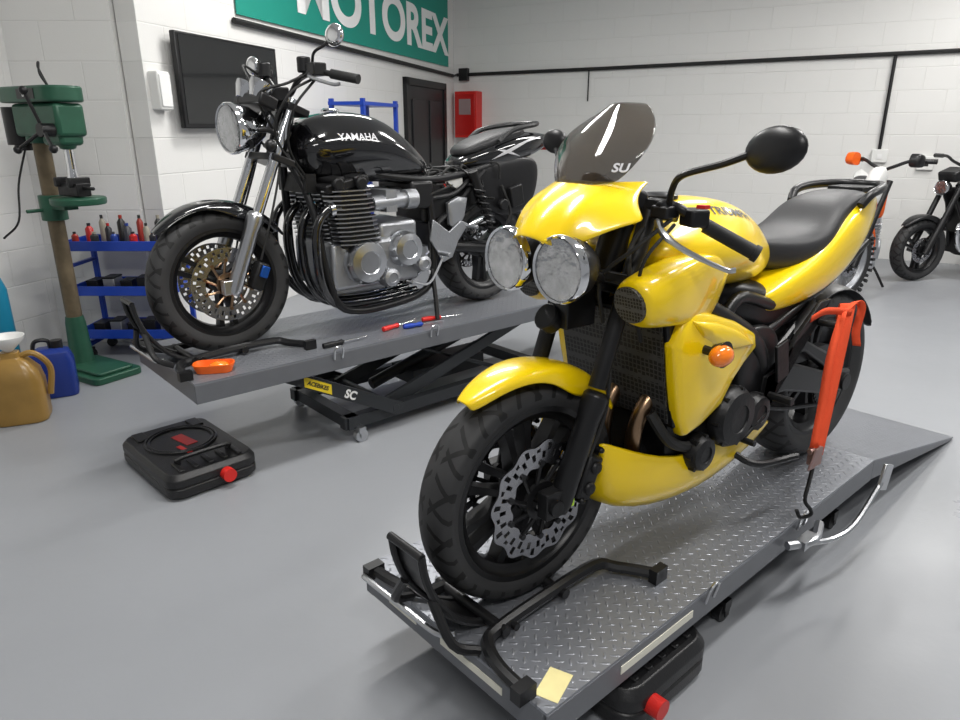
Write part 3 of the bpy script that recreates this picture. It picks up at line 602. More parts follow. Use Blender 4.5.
b=B(); b.prism([(-.9,.47),(-1.3,.46),(-1.42,.43),(-1.3,.43),(-.9,.43)],.085,.12); b.ob("chain_guard",SAT,A)
b=B(); rr=[]
for i in range(8):
    a=math.radians(60+95*i/7); rr.append([(-1.40+.335*math.cos(a),y,.315+.335*math.sin(a)-abs(y)**2*2) for y in(-.1,-.06,0,.06,.1)])
b.grid(rr); b.ob("hugger",SAT,A,solid=.004,sub=1)
b=B(); b.cyl((-.92,0,.35),(-1.0,0,.6),.03); b.cyl((-1.04,.13,.54),(-1.12,.15,.63),.025); b.ob("rear_shock",SAT,A)
for s in(-1,1):
    b=B(); b.prism([(-.84,.46),(-.90,.47),(-1.02,.52),(-1.14,.60),(-1.16,.65),(-1.10,.65),(-.98,.56),(-.90,.43),(-.88,.37),(-.83,.38)],s*.17-.007,s*.17+.007); b.tube([(-.86,s*.175,.40),(-.86,s*.25,.40)],.013,k=1); b.tube([(-1.10,s*.175,.585),(-1.11,s*.235,.585)],.012,k=1); b.tube([(-.84,s*.19,.36),(-.72,s*.19,.30)],.006,k=1); b.cyl((-.72,s*.18,.30),(-.72,s*.23,.30),.009); b.box((-.90,s*.18,.5),(.06,.01,.12),(0,15,0)); b.ob("footpeg_hanger",DRK,A,bev=.002)
b=B(); b.tube([(-.74,.14,.24),(-.80,.20,.20),(-.98,.23,.185)],.011); b.ob("side_stand",SAT,A)
# ================================================================ RATCHET STRAP
st_=thing("ratchet_strap","orange ratchet strap tying the yellow motorcycle down to the lift","strap")
def band(pts,w,side,side2=None):
    P=cat(pts,6); b=B(); s0=V(side).normalized(); s1=V(side2).normalized() if side2 else s0; n=len(P)-1
    b.grid([[p-(s0.lerp(s1,i/n)).normalized()*w/2,p+(s0.lerp(s1,i/n)).normalized()*w/2] for i,p in enumerate(P)]); return b
top=V((1.107,2.03,.86)); bot=V((.99,1.86,.30)); mid=top.lerp(bot,.72); SD=(.88,-.47,.1)
band([top+V((.04,.08,-.03)),top+V((.02,.04,.02)),top+V((.01,.01,.02)),top.lerp(bot,.35)+V((.004,0,0)),mid+V((.002,0,0))],.042,SD,(.95,-.1,.15)).ob("webbing",STRAP,st_,solid=.002)
band([top+V((-.012,-.01,.02)),top.lerp(bot,.2)+V((-.028,-.02,0)),top.lerp(bot,.45)+V((-.022,-.02,0)),mid+V((-.012,-.01,.03))],.024,(.5,-.6,.3),(.9,-.3,.1)).ob("loose_webbing",STRAP,st_,solid=.002)
band([top+V((-.13,-.06,.01)),top+V((-.09,-.05,.03)),top+V((-.04,-.02,.025)),top+V((.02,0,.015))],.022,(.1,-.1,1)).ob("strap_loop",STRAP,st_,solid=.002)
band([top+V((.0,.0,.02)),top+V((.04,.02,.045)),top+V((.065,.03,.02)),top+V((.06,.03,-.05)),top+V((.07,.03,-.10))],.024,(.6,-.5,.4),(.7,-.3,.0)).ob("strap_tail",STRAP,st_,solid=.002)
b=B(); b.box(mid,(.04,.028,.06),(0,0,35)); b.cyl(mid+V((-.028,-.02,.02)),mid+V((.028,.02,.02)),.010); b.box(mid+V((-.01,-.022,0)),(.036,.007,.08),(10,0,35)); b.ob("ratchet_buckle",mat("buckle_steel",(.35,.22,.2),.35,.8),st_,bev=.004)
b=B(); e=mid.lerp(bot,.5); b.tube([mid+V((0,0,-.04)),e,bot+V((0,0,.03)),bot+V((.02,0,.0)),bot+V((.025,.0,-.02)),bot+V((-.005,0,-.03)),bot+V((-.02,0,-.005))],.006,k=4); b.ob("strap_hook",DRK,st_)
# ================================================================ BLACK MOTORCYCLE
Bk=thing("motorcycle","black roadster motorcycle with chrome headlight and silver finned engine, seat removed","motorcycle",(-1.107,2.907,.48),math.atan2(-.664,-.748))
wheel(Bk,"front_wheel",0,.305,.305,.118,.222,.095,SAT,(-.075,.075),.155,False,3,dmat=STL,hubm=BRZ)
wheel(Bk,"rear_wheel",-1.47,.290,.290,.17,.214,.14,SAT,(-.09,),.12,False,3)
fender(Bk,0,.305,42,148,.342,.074,BLK,dr0=.012,dr1=.05)
for s in(-1,1):
    b=B(); b.cyl((-.14,s*.11,.58),(-.345,s*.11,1.04),.023); o=b.ob("fork_leg",CHR,Bk,"chrome fork leg")
    b=B(); b.lathe([(0,0),(.025,0),(.032,.03),(.031,.28),(.037,.32),(.036,.345),(.024,.36)],(.0,s*.11,.265),(-.14,0,.33),24); b.box((.01,s*.11,.30),(.06,.04,.06)); b.ob("fork_slider",ALU,o,bev=.004)
    b=B(); b.box((-.12,s*.11,.33),(.055,.06,.12),(0,-24,0)); b.ob("brake_caliper",DRK,Bk,bev=.01)
    b=B(); b.box((-.135,s*.145,.35),(.035,.012,.05),(0,-24,0)); b.ob("caliper_badge",CALB,Bk,"blue caliper insert",bev=.004)
    b=B(); b.tube([(-.13,s*.13,.4),(-.18,s*.14,.55),(-.25,s*.12,.75),(-.3,s*.08,.95)],.005); b.ob("brake_hose",RUB,Bk)
b=B()
for z,x in((.80,-.25),(1.0,-.335)): b.box((x-.02,0,z),(.10,.28,.03),(0,-22,0))
b.cyl((-.28,0,.78),(-.37,0,1.01),.03)
for s in(-1,1): b.tube([(-.27,s*.11,.9),(-.22,s*.115,.92),(-.18,s*.105,.92)],.012)
b.ob("triple_clamp",SAT,Bk,bev=.006)
b=B(); b.cyl((0,-.13,.305),(0,.13,.305),.014); b.ob("front_axle",ALU,Bk)
headlight(Bk,(-.11,0,.925),.10,.15,CHR,(1,0.1,-.05),"large round chrome headlight")
b=B(); b.box((-.23,0,1.03),(.08,.26,.05),(0,-25,0)); b.box((-.3,0,1.06),(.1,.16,.06)); b.ob("instrument_panel",SAT,Bk,bev=.008)
for s in(-1,1):
    b=B(); b.lathe([(0,-.06),(.03,-.055),(.050,-.01),(.052,.01),(.044,.012)],(-.235,s*.065,1.09),(-.6,0,1),24); g=b.ob("gauge",CHR,Bk,"round chrome gauge")
    b=B(); b.lathe([(.045,.006),(0,.008)],(-.235,s*.065,1.09),(-.6,0,1),24); b.ob("dial",GAUG,g)
    b=B(); b.tube([(-.37,0,1.06),(-.365,s*.06,1.065),(-.37,s*.14,1.12),(-.40,s*.24,1.14),(-.47,s*.37,1.115)],.012,n=10); hb=b.ob("handlebar",SAT,Bk)
    b=B(); b.cyl((-.43,s*.29,1.133),(-.485,s*.40,1.11),.019,n=14); b.ob("grip",RUB,hb)
    b=B(); b.tube([(-.38,s*.22,1.14),(-.35,s*.26,1.12),(-.39,s*.36,1.09),(-.405,s*.39,1.09)],.007); b.ob("control_lever",ALU,hb)
    b=B(); b.box((-.39,s*.235,1.15),(.06,.08,.05)); b.cyl((-.37,s*.18,1.14),(-.37,s*.18,1.2),.028,n=14); b.ob("switch_cluster",SAT,hb,bev=.006)
    mz=1.265 if s>0 else 1.2; my=.37
    b=B(); b.tube([(-.385,s*.22,1.16),(-.38,s*.25,1.21),(-.40,s*.30,mz-.03),(-.405,s*.33,mz-.01)],.006); mi=b.ob("mirror",SAT,Bk,"chrome mirror on a black stalk")
    R=Matrix.Rotation(math.radians(-5),4,'Z')
    b=B(); b.sph((-.405,s*my,mz),(.024,.066,.042),20,R); b.ob("mirror_shell",CHR,mi)
    b=B(); b.sph(V((-.405,s*my,mz))+R@V((-.007,0,0)),(.019,.060,.037),20,R); b.ob("mirror_glass",SCR,mi)
    b=B(); b.tube([(-.2,s*.12,.86),(-.2,s*.17,.86)],.01,k=1); b.sph((-.195,s*.185,.86),(.026,.022,.026),14); b.ob("turn_signal",SAT,Bk)
for pts in ([(-.38,.2,1.14),(-.3,.17,1.1),(-.2,.1,1.05),(-.28,.06,.9)],[(-.38,-.2,1.14),(-.28,-.17,1.12),(-.18,-.05,1.0),(-.28,-.05,.85)],[(-.4,.22,1.12),(-.3,.2,1.0),(-.3,.13,.85),(-.4,.1,.7)],[(-.4,.2,1.12),(-.27,.22,1.05),(-.24,.14,.9),(-.36,.12,.72)],[(-.38,-.22,1.14),(-.26,-.14,1.18),(-.2,.02,1.12),(-.27,.1,.95)]):
    b=B(); b.tube(pts,.0055); b.ob("control_cable",RUB,Bk)
T=[(-.355,.80,.89,.06,.09,.04),(-.40,.72,.955,.11,.155,.075),(-.50,.695,.99,.13,.172,.10),(-.64,.69,1.0,.12,.175,.11),(-.78,.685,.98,.10,.165,.105),(-.90,.68,.92,.09,.14,.085),(-1.02,.675,.83,.08,.105,.06),(-1.09,.69,.77,.05,.06,.04)]
b=B(); b.loft([tring(*q,e=.5) for q in T]); tk=b.ob("fuel_tank",BLK,Bk,"glossy black fuel tank",sub=2)
text_on("tank_lettering","YAMAHA",.042,SILT,tk,(-.62,.89),tk,0,1.15,bold=.0008)
b=B(); b.lathe([(.04,0),(.04,.008),(.03,.014),(0,.015)],(-.58,0,.998),(0,0,1),24); b.ob("filler_cap",CHR,tk)
b=B(); b.box((-.68,0,.33),(.48,.36,.22)); b.box((-.82,0,.44),(.22,.32,.14)); b.box((-.62,0,.22),(.3,.24,.08))
eng=b.ob("engine",CAST,Bk,"silver air cooled four cylinder engine",bev=.02)
b=B(); b.box((-.55,0,.55),(.17,.42,.24),(0,11,0)); b.ob("cylinder_block",DRK,eng)
b=B()
for i in range(13):
    z=.432+.0195*i; x=-.575+(z-.44)*.2; pts=[]
    for q in range(4):
        yc=-.18+.12*q; pts+=[(x+.13*math.cos(a)*.95,yc+.064*math.sin(a)) for a in [(-pi/2)+pi*k/6 for k in range(1,6)]]
    for q in range(3,-1,-1):
        yc=-.18+.12*q; pts+=[(x+.13*math.cos(a)*.95,yc+.064*math.sin(a)) for a in [(pi/2)+pi*k/6 for k in range(1,6)]]
    b.slab(pts,z,z+.005)
b.ob("cylinder_fins",ALU,eng,"bright cooling fins",smooth=False)
b=B(); b.box((-.52,0,.695),(.22,.44,.04),(0,11,0)); b.box((-.575,0,.72),(.06,.46,.025),(0,11,0)); b.box((-.47,0,.715),(.06,.46,.025),(0,11,0))
for x in(-.46,-.575):
    for s in(-1,1): b.cyl((x,s*.22,.70),(x,s*.25,.70),.028,n=20)
b.ob("cylinder_head",DRK,eng,bev=.008)
for x,z,r,y in((-.60,.345,.098,.18),(-.83,.38,.082,.17),(-.72,.26,.045,.18),(-.92,.30,.04,.17)):
    for s in(-1,1):
        b=B(); b.lathe([(r*1.06,0),(r*1.06,.03),(r,.04),(r*.92,.058),(r*.55,.066),(r*.5,.06),(0,.06)],(x,s*y,z),(0,s,0),36)
        for i in range(6): a=2*pi*i/6; b.cyl((x+r*math.cos(a),s*(y+.02),z+r*math.sin(a)),(x+r*math.cos(a),s*(y+.048),z+r*math.sin(a)),.006,n=8)
        b.ob("engine_cover",ALU if r>.05 else CAST,eng,"polished round engine cover")
for y in(-.20,-.07,.07,.20): b=B(); b.tube([(-.48,y,.60),(-.42,y,.59),(-.365,y,.52),(-.355,y*1.0,.40),(-.385,y*.9,.25),(-.48,y*.7,.15),(-.7,y*.5,.12),(-1.0,y*.5,.13)],.019,n=12); b.ob("exhaust_header",BLK,Bk,"glossy black exhaust downpipe")
for y in(-.20,-.07,.07,.20): b=B(); b.cyl((-.445,y,.595),(-.425,y,.592),.034,n=20); b.ob("exhaust_flange",CHR,Bk)
b=B(); b.box((-.39,0,.70),(.05,.26,.08)); b.ob("oil_cooler",DRK,Bk)
b=B(); b.tube([(-1.0,-.1,.13),(-1.2,-.18,.2),(-1.35,-.2,.28)],.03); b.cyl((-1.3,-.2,.27),(-1.85,-.22,.42),.055,n=24); b.ob("exhaust_silencer",CHR,Bk)
b=B()
for y in(-.18,-.06,.06,.18): b.cyl((-.66,y,.60),(-.84,y,.61),.034,n=14); b.cyl((-.84,y,.61),(-.90,y,.61),.046,n=14)
b.box((-.75,0,.61),(.06,.42,.10)); b.ob("carburettor_bank",CAST,Bk)
b=B()
for s in(-1,1):
    b.tube([(-.35,0,.92),(-.5,s*.06,.78),(-.9,s*.12,.70),(-1.2,s*.12,.70),(-1.75,s*.1,.80)],.018,n=10)
    b.tube([(-.34,s*.02,.82),(-.39,s*.12,.6),(-.42,s*.16,.3),(-.5,s*.16,.13),(-.75,s*.16,.11),(-1.0,s*.15,.17),(-1.04,s*.14,.4),(-1.02,s*.13,.68)],.018,n=10)
    b.tube([(-1.04,s*.13,.45),(-1.2,s*.12,.55),(-1.4,s*.12,.72)],.016)
    b.tube([(-1.04,s*.12,.36),(-1.3,s*.13,.33),(-1.49,s*.13,.30)],.03,n=10)
    b.tube([(-1.04,s*.13,.6),(-1.2,s*.13,.62),(-1.35,s*.12,.72)],.012)
b.cyl((-.29,0,.79),(-.36,0,.98),.04); b.ob("frame",SAT,Bk,"black double cradle frame")
for s in(-1,1):
    b=B(); b.cyl((-1.30,s*.16,.70),(-1.44,s*.16,.36),.015); b.cyl((-1.29,s*.16,.72),(-1.33,s*.16,.62),.024); o=b.ob("rear_shock",DRK,Bk)
    b=B(); b.tube([(-1.33+(-.11)*t/40+.028*math.cos(t*1.2)*1,s*.16+.028*math.sin(t*1.2),.63-.25*t/40) for t in range(0,41)],.006,n=6,k=2); b.ob("shock_spring",SAT,o)
b=B(); b.box((-1.10,.0,.58),(.22,.24,.2)); b.box((-.98,0,.62),(.14,.3,.14)); b.box((-1.12,.02,.42),(.14,.2,.14)); b.box((-1.27,0,.60),(.18,.2,.2),(0,20,0)); b.ob("airbox",SAT,Bk,bev=.02)
rr=[]
for i in range(10):
    a=math.radians(30+150*i/9); rr.append([(-1.47+.335*math.cos(a),y,.295+.335*math.sin(a)-abs(y)**2*5) for y in(-.105,-.07,0,.07,.105)])
b=B(); b.grid(rr); b.ob("rear_mudguard",SAT,Bk,solid=.005,sub=1)
b=B(); b.puff([(-1.34,.73),(-1.62,.78),(-1.80,.76),(-1.80,.60),(-1.72,.50),(-1.56,.47),(-1.42,.52),(-1.36,.62)],.115,.02,.24); b.ob("undertray",SAT,Bk,sub=1)
b=B(); b.tube([(-1.5,.15,.64),(-1.55,.17,.5),(-1.52,.16,.4),(-1.6,.17,.33)],.008); b.ob("hanging_lead",RUB,Bk)
b=B(); b.box((-1.60,.16,.58),(.09,.03,.11),(0,12,0)); b.cyl((-1.5,.15,.54),(-1.5,.18,.54),.03); b.ob("hanging_part",DRK,Bk,bev=.006)
b=B(); b.box((-1.2,.07,.67),(.12,.1,.07)); b.ob("battery",WHP,Bk,bev=.01)
b=B(); b.puff([(-1.13,.57),(-1.20,.60),(-1.26,.59),(-1.24,.50),(-1.19,.43),(-1.14,.46)],.15,.006,.02,k=1); b.ob("side_plate",CAST,Bk,"bare alloy side plate",bev=.004)
for i in range(14):
    p=sorted([(-1.0-.5*random.random(),.16*random.uniform(-.3,1.1),.56+.20*random.random()) for _ in range(4)]); b=B(); b.tube(p,.006,n=6); b.ob("loose_wire",[RUB,RUB,SAT,RED][i%4] if i<4 else RUB,Bk)
b=B(); b.prism([(-1.02,.50),(-1.0,.40),(-1.08,.28),(-1.14,.30),(-1.18,.38),(-1.25,.46),(-1.2,.48),(-1.12,.43)],.16,.172); b.tube([(-1.06,.17,.33),(-1.06,.25,.33)],.012,k=1); b.tube([(-1.24,.17,.45),(-1.25,.24,.45)],.011,k=1); b.ob("footpeg_hanger",CAST,Bk,bev=.003)
b=B(); b.tube([(-.85,.2,.22),(-.95,.22,.2),(-1.06,.2,.32)],.006); b.cyl((-.83,.2,.22),(-.83,.25,.22),.009); b.ob("gear_lever",ALU,Bk)
S=[(-1.26,.745,.05,.02),(-1.34,.765,.11,.045),(-1.5,.795,.135,.075),(-1.65,.825,.14,.085),(-1.8,.845,.12,.07),(-1.93,.865,.085,.04),(-1.98,.875,.05,.015)]
b=B(); b.loft([ring(x,z,w,h,2.9,20) for x,z,w,h in S]); tf=b.ob("tail_fairing",BLK,Bk,"glossy black tail unit with silver flash",sub=2)
text_on("silver_flash","",.07,SILT,tf,(-1.66,.83),tf,8,1,poly=[(-.22,-.03),(-.1,-.012),(.05,.02),(.2,.03),(.08,.034),(-.02,.022),(-.12,.002)])
text_on("silver_flash","",.07,SILT,tf,(-1.58,.80),tf,-25,1,poly=[(-.09,-.02),(.0,-.002),(.08,.02),(.0,.012),(-.05,.0)])
b=B(); b.tube([(-1.5,.13,.86),(-1.6,.13,.92),(-1.8,.1,.95),(-1.88,0,.955),(-1.8,-.1,.95),(-1.6,-.13,.92),(-1.5,-.13,.86)],.014); b.ob("grab_rail",SAT,Bk)
S=[(-1.30,.80,.07,.02),(-1.4,.84,.11,.035),(-1.6,.885,.115,.04),(-1.78,.91,.09,.03)]
b=B(); b.loft([ring(x,z,w,h,2.9,20) for x,z,w,h in S]); b.ob("pillion_pad",SEATM,Bk,sub=1)
b=B(); b.box((-1.98,0,.84),(.03,.14,.06)); b.ob("tail_light",RED,Bk,bev=.01)
b=B(); b.tube([(-1.02,.15,.25),(-1.0,.2,.12),(-.98,.24,.012)],.012); b.ob("side_stand",SAT,Bk)
# ================================================================ BACKGROUND MOTORCYCLES
def bgbike(loc,rot,label,knob,cols,steer=0):
    body,seatm=cols; t=thing("motorcycle",label,"motorcycle",loc,rot); ST=[]
    R=.34 if knob else .30
    ST.append(wheel(t,"front_wheel",0,R,R-(.012 if knob else 0),.085 if knob else .12,.26 if knob else .216,.06 if knob else .09,CAST if knob else SAT,(.05,),.12,False,36 if knob else 3,knob))
    wheel(t,"rear_wheel",-1.42,R-.02,R-.035,.12,.24 if knob else .216,.08,CAST if knob else SAT,(.05,),.11,False,36 if knob else 3,knob)
    HW=.34 if knob else .38
    for s in(-1,1):
        b=B(); b.cyl((.0,s*.09,R-.03),(-.15,s*.09,R+.30),.03); b.cyl((-.15,s*.09,R+.30),(-.30,s*.09,R+.66),.025); ST.append(b.ob("fork_leg",SAT,t))
        b=B(); b.tube([(-.33,0,1.08),(-.33,s*.1,1.12),(-.36,s*.2,1.16),(-.42,s*HW,1.16)],.014); hb=b.ob("handlebar",SAT,t); ST.append(hb)
        b=B(); b.cyl((-.40,s*(HW-.1),1.16),(-.44,s*(HW+.02),1.16),.02); b.ob("grip",RUB,hb)
        if knob: b=B(); b.puff([(-.28,1.12),(-.25,1.16),(-.28,1.22),(-.36,1.2),(-.36,1.12)],s*(HW-.06),.04,.04); b.ob("hand_guard",ORP if s<0 else SAT,hb)
        if knob: b=B(); b.puff([(-.30,.95),(-.42,1.0),(-.6,.95),(-.66,.85),(-.5,.7),(-.40,.68),(-.36,.8)],s*.12,.03,.03); b.ob("radiator_shroud",ORP,t,sub=1)
        else: b=B(); b.puff([(-.30,.82),(-.42,.88),(-.6,.82),(-.62,.6),(-.5,.45),(-.40,.5),(-.36,.7)],s*.14,.03,.03); b.ob("radiator_shroud",body,t,sub=1)
    if knob:
        rows=[[(x,y*w,z-abs(y)*.02) for y in(-1,-.5,0,.5,1)] for x,z,w in((.35,.78,.03),(.2,.80,.06),(0,.80,.07),(-.2,.77,.07),(-.35,.72,.05))]
        b=B(); b.grid(rows); ST.append(b.ob("front_mudguard",ORP,t,sub=1,solid=.005))
        rows=[[(x,y*w,z-abs(y)*.03) for y in(-1,-.5,0,.5,1)] for x,z,w in((-1.3,.90,.07),(-1.5,.95,.08),(-1.75,1.0,.07),(-1.9,1.02,.04))]
        b=B(); b.grid(rows); b.ob("rear_mudguard",WHP,t,sub=1,solid=.005)
        b=B(); b.puff([(-.19,1.1),(-.12,.95),(-.14,.82),(-.22,.8),(-.28,.95),(-.26,1.1)],.06,.03,.12); ST.append(b.ob("headlight_mask",WHP,t,sub=1))
        S=[(-.38,.90,.06,.05),(-.5,.86,.12,.12),(-.65,.84,.12,.12),(-.8,.88,.07,.07)]
    else:
        ST.append(fender(t,0,R,45,150,.335,.075,body)); ST.append(headlight(t,(-.14,0,.88),.07,.1,SAT))
        b=B(); b.box((-.25,0,1.0),(.16,.2,.1),(0,20,0)); ST.append(b.ob("instrument_panel",SAT,t,bev=.02))
        b=B(); b.box((-.40,0,.6),(.05,.3,.28)); b.ob("radiator",DRK,t)
        S=[(-.36,.88,.10,.07),(-.48,.90,.17,.13),(-.65,.89,.18,.14),(-.85,.84,.13,.09),(-.95,.79,.09,.05)]
        b=B(); b.tube([(-1.3,.13,.86),(-1.5,.14,.95),(-1.7,.08,.97),(-1.7,-.08,.97),(-1.5,-.14,.95),(-1.3,-.13,.86)],.014); b.ob("grab_rail",SAT,t)
    b=B(); b.loft([ring(x,z,w,h,2.7,18) for x,z,w,h in S]); b.ob("fuel_tank",body,t,sub=2)
    S=[(-.75,.88,.07,.03),(-.9,.86,.09,.05),(-1.1,.87,.12,.05),(-1.35,.92,.10,.05),(-1.55,.95,.06,.03)] if knob else [(-.9,.80,.11,.05),(-1.05,.78,.16,.07),(-1.3,.80,.16,.09),(-1.5,.87,.13,.07),(-1.7,.9,.07,.03)]
    b=B(); b.loft([ring(x,z,w,h,2.6,18) for x,z,w,h in S]); b.ob("seat",SEATM,t,sub=2)
    b=B()
    for s in(-1,1):
        b.tube([(-.32,0,.9),(-.45,s*.1,.78),(-.85,s*.12,.66),(-.9,s*.12,.42)],.022); b.tube([(-.31,0,.8),(-.40,s*.1,.5),(-.5,s*.1,.25),(-.85,s*.1,.24),(-.9,s*.12,.42)],.018); b.tube([(-.85,s*.12,.66),(-1.5,s*.1,.84)],.015,k=1); b.tube([(-.88,s*.11,.42),(-1.42,s*.1,R-.02)],.026,k=1)
    b.ob("frame",ORP if knob else SAT,t)
    b=B(); b.box((-.62,0,.38),(.36,.3,.26)); b.box((-.52,0,.58),(.2,.26,.24),(0,12,0)); [b.box((-.54+.01*i,0,.5+.03*i),(.23,.3,.008),(0,12,0)) for i in range(6)]; b.lathe([(.1,0),(.09,.03),(0,.04)],(-.65,.15,.38),(0,1,0),24); b.ob("engine",CAST if knob else DRK,t,bev=.01)
    b=B(); b.tube([(-.45,.05,.6),(-.35,.08,.5),(-.4,.1,.3),(-.7,.12,.2),(-1.0,-.14,.3)],.022); b.cyl((-1.0,-.16,.35),(-1.45,-.18,.6),.05); b.ob("exhaust",CHR,t)
    b=B(); b.tube([(-.85,.1,.3),(-.8,.2,.15),(-.78,.28,.012)],.012); b.ob("side_stand",SAT,t)
    if steer:
        P=Matrix.Translation((-.20,0,0)); Q=P@Matrix.Rotation(math.radians(steer),4,'Z')@P.inverted()
        for o in ST: o.matrix_basis=Q
    return t
def heading(dx,dy): return math.atan2(-dy,-dx)
bgbike((3.17,5.72,0),heading(.42,.907),"orange and white dirt motorcycle with knobbly tyres near the wall",True,(WHP,SEATM),-36)
bgbike((4.24,6.72,0),heading(.98,.14),"dark naked motorcycle parked against the wall",False,(SAT,SEATM),8)
# ================================================================ PILLAR DRILL
D=thing("pillar_drill","green pillar drill with round column and pedestal base","drill",(-2.44,4.02,0),math.radians(-30))
b=B(); b.slab([(x+.13,y) for x,y in rrect(.48,.3,.04)],0,.04); b.slab([(x+.16,y) for x,y in rrect(.36,.22,.03)],.04,.06); b.ob("drill_base",GRN,D,bev=.006)
b=B(); b.lathe([(.075,.04),(.065,.08),(.055,.30),(.048,.34)],(0,0,0),(0,0,1),24); b.ob("column_foot",GRN,D)
b=B(); b.cyl((0,0,.3),(0,0,1.45),.044,n=24); b.ob("column",GRN2,D,"worn rusty steel column")
b=B(); b.cyl((0,0,.91),(0,0,1.05),.068,n=24); b.box((.1,0,1.0),(.16,.08,.05)); b.lathe([(0,1.01),(.135,1.01),(.14,1.02),(.14,1.045),(.13,1.05),(0,1.05)],(.26,0,0),(0,0,1),32); b.cyl((.0,-.05,.97),(0,-.15,.97),.01); b.ob("drill_table",GRN,D,bev=.003)
b=B(); b.box((.24,0,1.09),(.18,.08,.07)); b.box((.17,0,1.13),(.03,.12,.05)); b.box((.29,0,1.13),(.03,.12,.05)); b.cyl((.3,0,1.1),(.42,0,1.1),.01); b.ob("machine_vice",DRK,D,bev=.005)
b=B(); b.box((.12,0,1.45),(.42,.16,.17)); b.box((.22,0,1.36),(.18,.13,.08)); b.cyl((.25,0,1.3),(.25,0,1.38),.045); b.cyl((0,0,1.33),(0,0,1.5),.07); hd=b.ob("drill_head",GRN,D,bev=.02)
b=B(); b.slab([(x+.08,y) for x,y in rrect(.56,.22,.1)],1.54,1.62); b.ob("pulley_cover",GRN,hd,bev=.01)
b=B(); b.box((.14,-.112,1.58),(.16,.003,.05)); b.ob("front_badge",BLKT,hd)
text("drill_lettering","SIP",.045,WHT,Matrix.Translation((.14,-.1145,1.58))@Matrix(((1,0,0,0),(0,0,-1,0),(0,1,0,0),(0,0,0,1))),hd,bold=.001)
b=B(); b.cyl((-.17,0,1.32),(-.17,0,1.52),.08,n=24); b.cyl((-.17,0,1.29),(-.17,0,1.32),.05); b.ob("motor",SAT,D)
b=B(); b.cyl((.25,0,1.2),(.25,0,1.3),.024); b.cyl((.25,0,1.12),(.25,0,1.2),.034,.024); b.cyl((.25,0,1.08),(.25,0,1.12),.009); b.ob("chuck",CHR,D)
b=B(); b.cyl((.28,-.08,1.40),(.28,-.15,1.40),.034)
for i in range(3):
    a=-.5+2*pi*i/3; p=V((.28,-.13,1.40)); q=p+V((math.cos(a)*.19,-.06,math.sin(a)*.19)); b.cyl(p,q,.009); b.sph(q,.022,10)
b.ob("feed_handle",SAT,D)
b=B(); b.tube([(.0,.1,1.62),(.02,.05,1.72),(.12,0,1.74),(.2,-.05,1.68),(.25,-.05,1.62)],.006); b.ob("power_cable",RUB,D)
b=B(); b.tube([(-.17,0,1.3),(-.22,-.05,1.1),(-.2,-.1,.9),(-.3,-.15,.8)],.006); b.ob("power_cable",RUB,D)
GB=thing("gas_bottle","tall blue gas bottle standing by the near wall","gas bottle",(-2.88,4.0,0))
b=B(); b.lathe([(0,0),(.065,0),(.07,.02),(.07,.5),(.05,.57),(.025,.6),(.02,.62)],(0,0,0),(0,0,1),28); b.ob("bottle_body",mat("light_blue",(.01,.2,.33),.35),GB)
b=B(); b.cyl((0,0,.62),(0,0,.68),.015); b.cyl((-.04,0,.66),(.04,0,.66),.012); b.ob("bottle_valve",BRZ,GB)
# ================================================================ TOOL TROLLEY
TY=4.38
tr=thing("tool_trolley","blue steel open tool trolley with shelves against the wall","trolley",(-2.24,TY,0))
b=B()
for x in(-.3,.3):
    for y in(-.15,.15): b.box((x,y,.39),(.03,.03,.66))
for x in(-.3,.3): b.box((x,0,.08),(.03,.3,.03)); b.box((x,0,.6),(.03,.3,.02))
b.box((0,.15,.08),(.6,.02,.03)); b.ob("trolley_leg_frame",BLUE,tr,bev=.004)
for z in(.14,.42,.70):
    b=B(); b.box((0,0,z),(.6,.3,.01)); b.box((0,-.155,z+.025),(.63,.01,.06)); b.box((0,.155,z+.025),(.63,.01,.06)); b.box((-.31,0,z+.025),(.01,.31,.06)); b.box((.31,0,z+.025),(.01,.31,.06)); b.ob("tray_shelf",BLUE,tr,"blue tray shelf with raised rim",bev=.003)
for x in(-.27,.27):
    for y in(-.13,.13): b=B(); b.cyl((x,y-.015,.03),(x,y+.015,.03),.03,n=16); b.box((x,y,.055),(.03,.04,.03)); b.ob("caster",SAT,tr)
bc=[(.3,.03,.02),(.02,.02,.02),(.3,.28,.22),(.05,.05,.06),(.02,.02,.025),(.45,.02,.02),(.02,.05,.25),(.03,.03,.03)]
bm_=[mat("bottle_plastic",c,.3,var=.05) for c in bc]
for i in range(14):
    x=-2.24-.26+.04*i; y=TY+(-.10,.0,.09)[i%3]; h=.10+.04*((i*7)%3); r=.020+.004*(i%2)
    t=thing("bottle","small plastic workshop bottle standing on the blue trolley","bottle",(x,y,.706),0,"bottles on the trolley")
    b=B(); b.lathe([(0,0),(r,0),(r,h*.75),(r*.4,h*.88),(r*.35,h*.9)],(0,0,0),(0,0,1),16); b.ob("bottle_body",bm_[(i*5)%8],t)
    b=B(); b.lathe([(r*.45,h*.88),(r*.45,h),(0,h)],(0,0,0),(0,0,1),12); b.ob("bottle_cap",bm_[(i*3+1)%8],t)
for zz in(.425,.145):
    for i in range(5):
        x=-2.46+.105*i; t=thing("parts_box","small dark box of workshop parts on a trolley shelf","box",(x,TY-.02,zz+.001),.05*i,"boxes on the trolley shelves")
        b=B(); b.box((0,0,.03+.01*(i%2)),(.07,.12,.06+.02*(i%2))); b.ob("box_body",[SAT,CAST,DRK,SAT,GRYP][i],t,bev=.003); b=B(); b.box((0,0,.065+.02*(i%2)),(.074,.124,.01)); b.ob("box_lid",SAT,t,bev=.002)
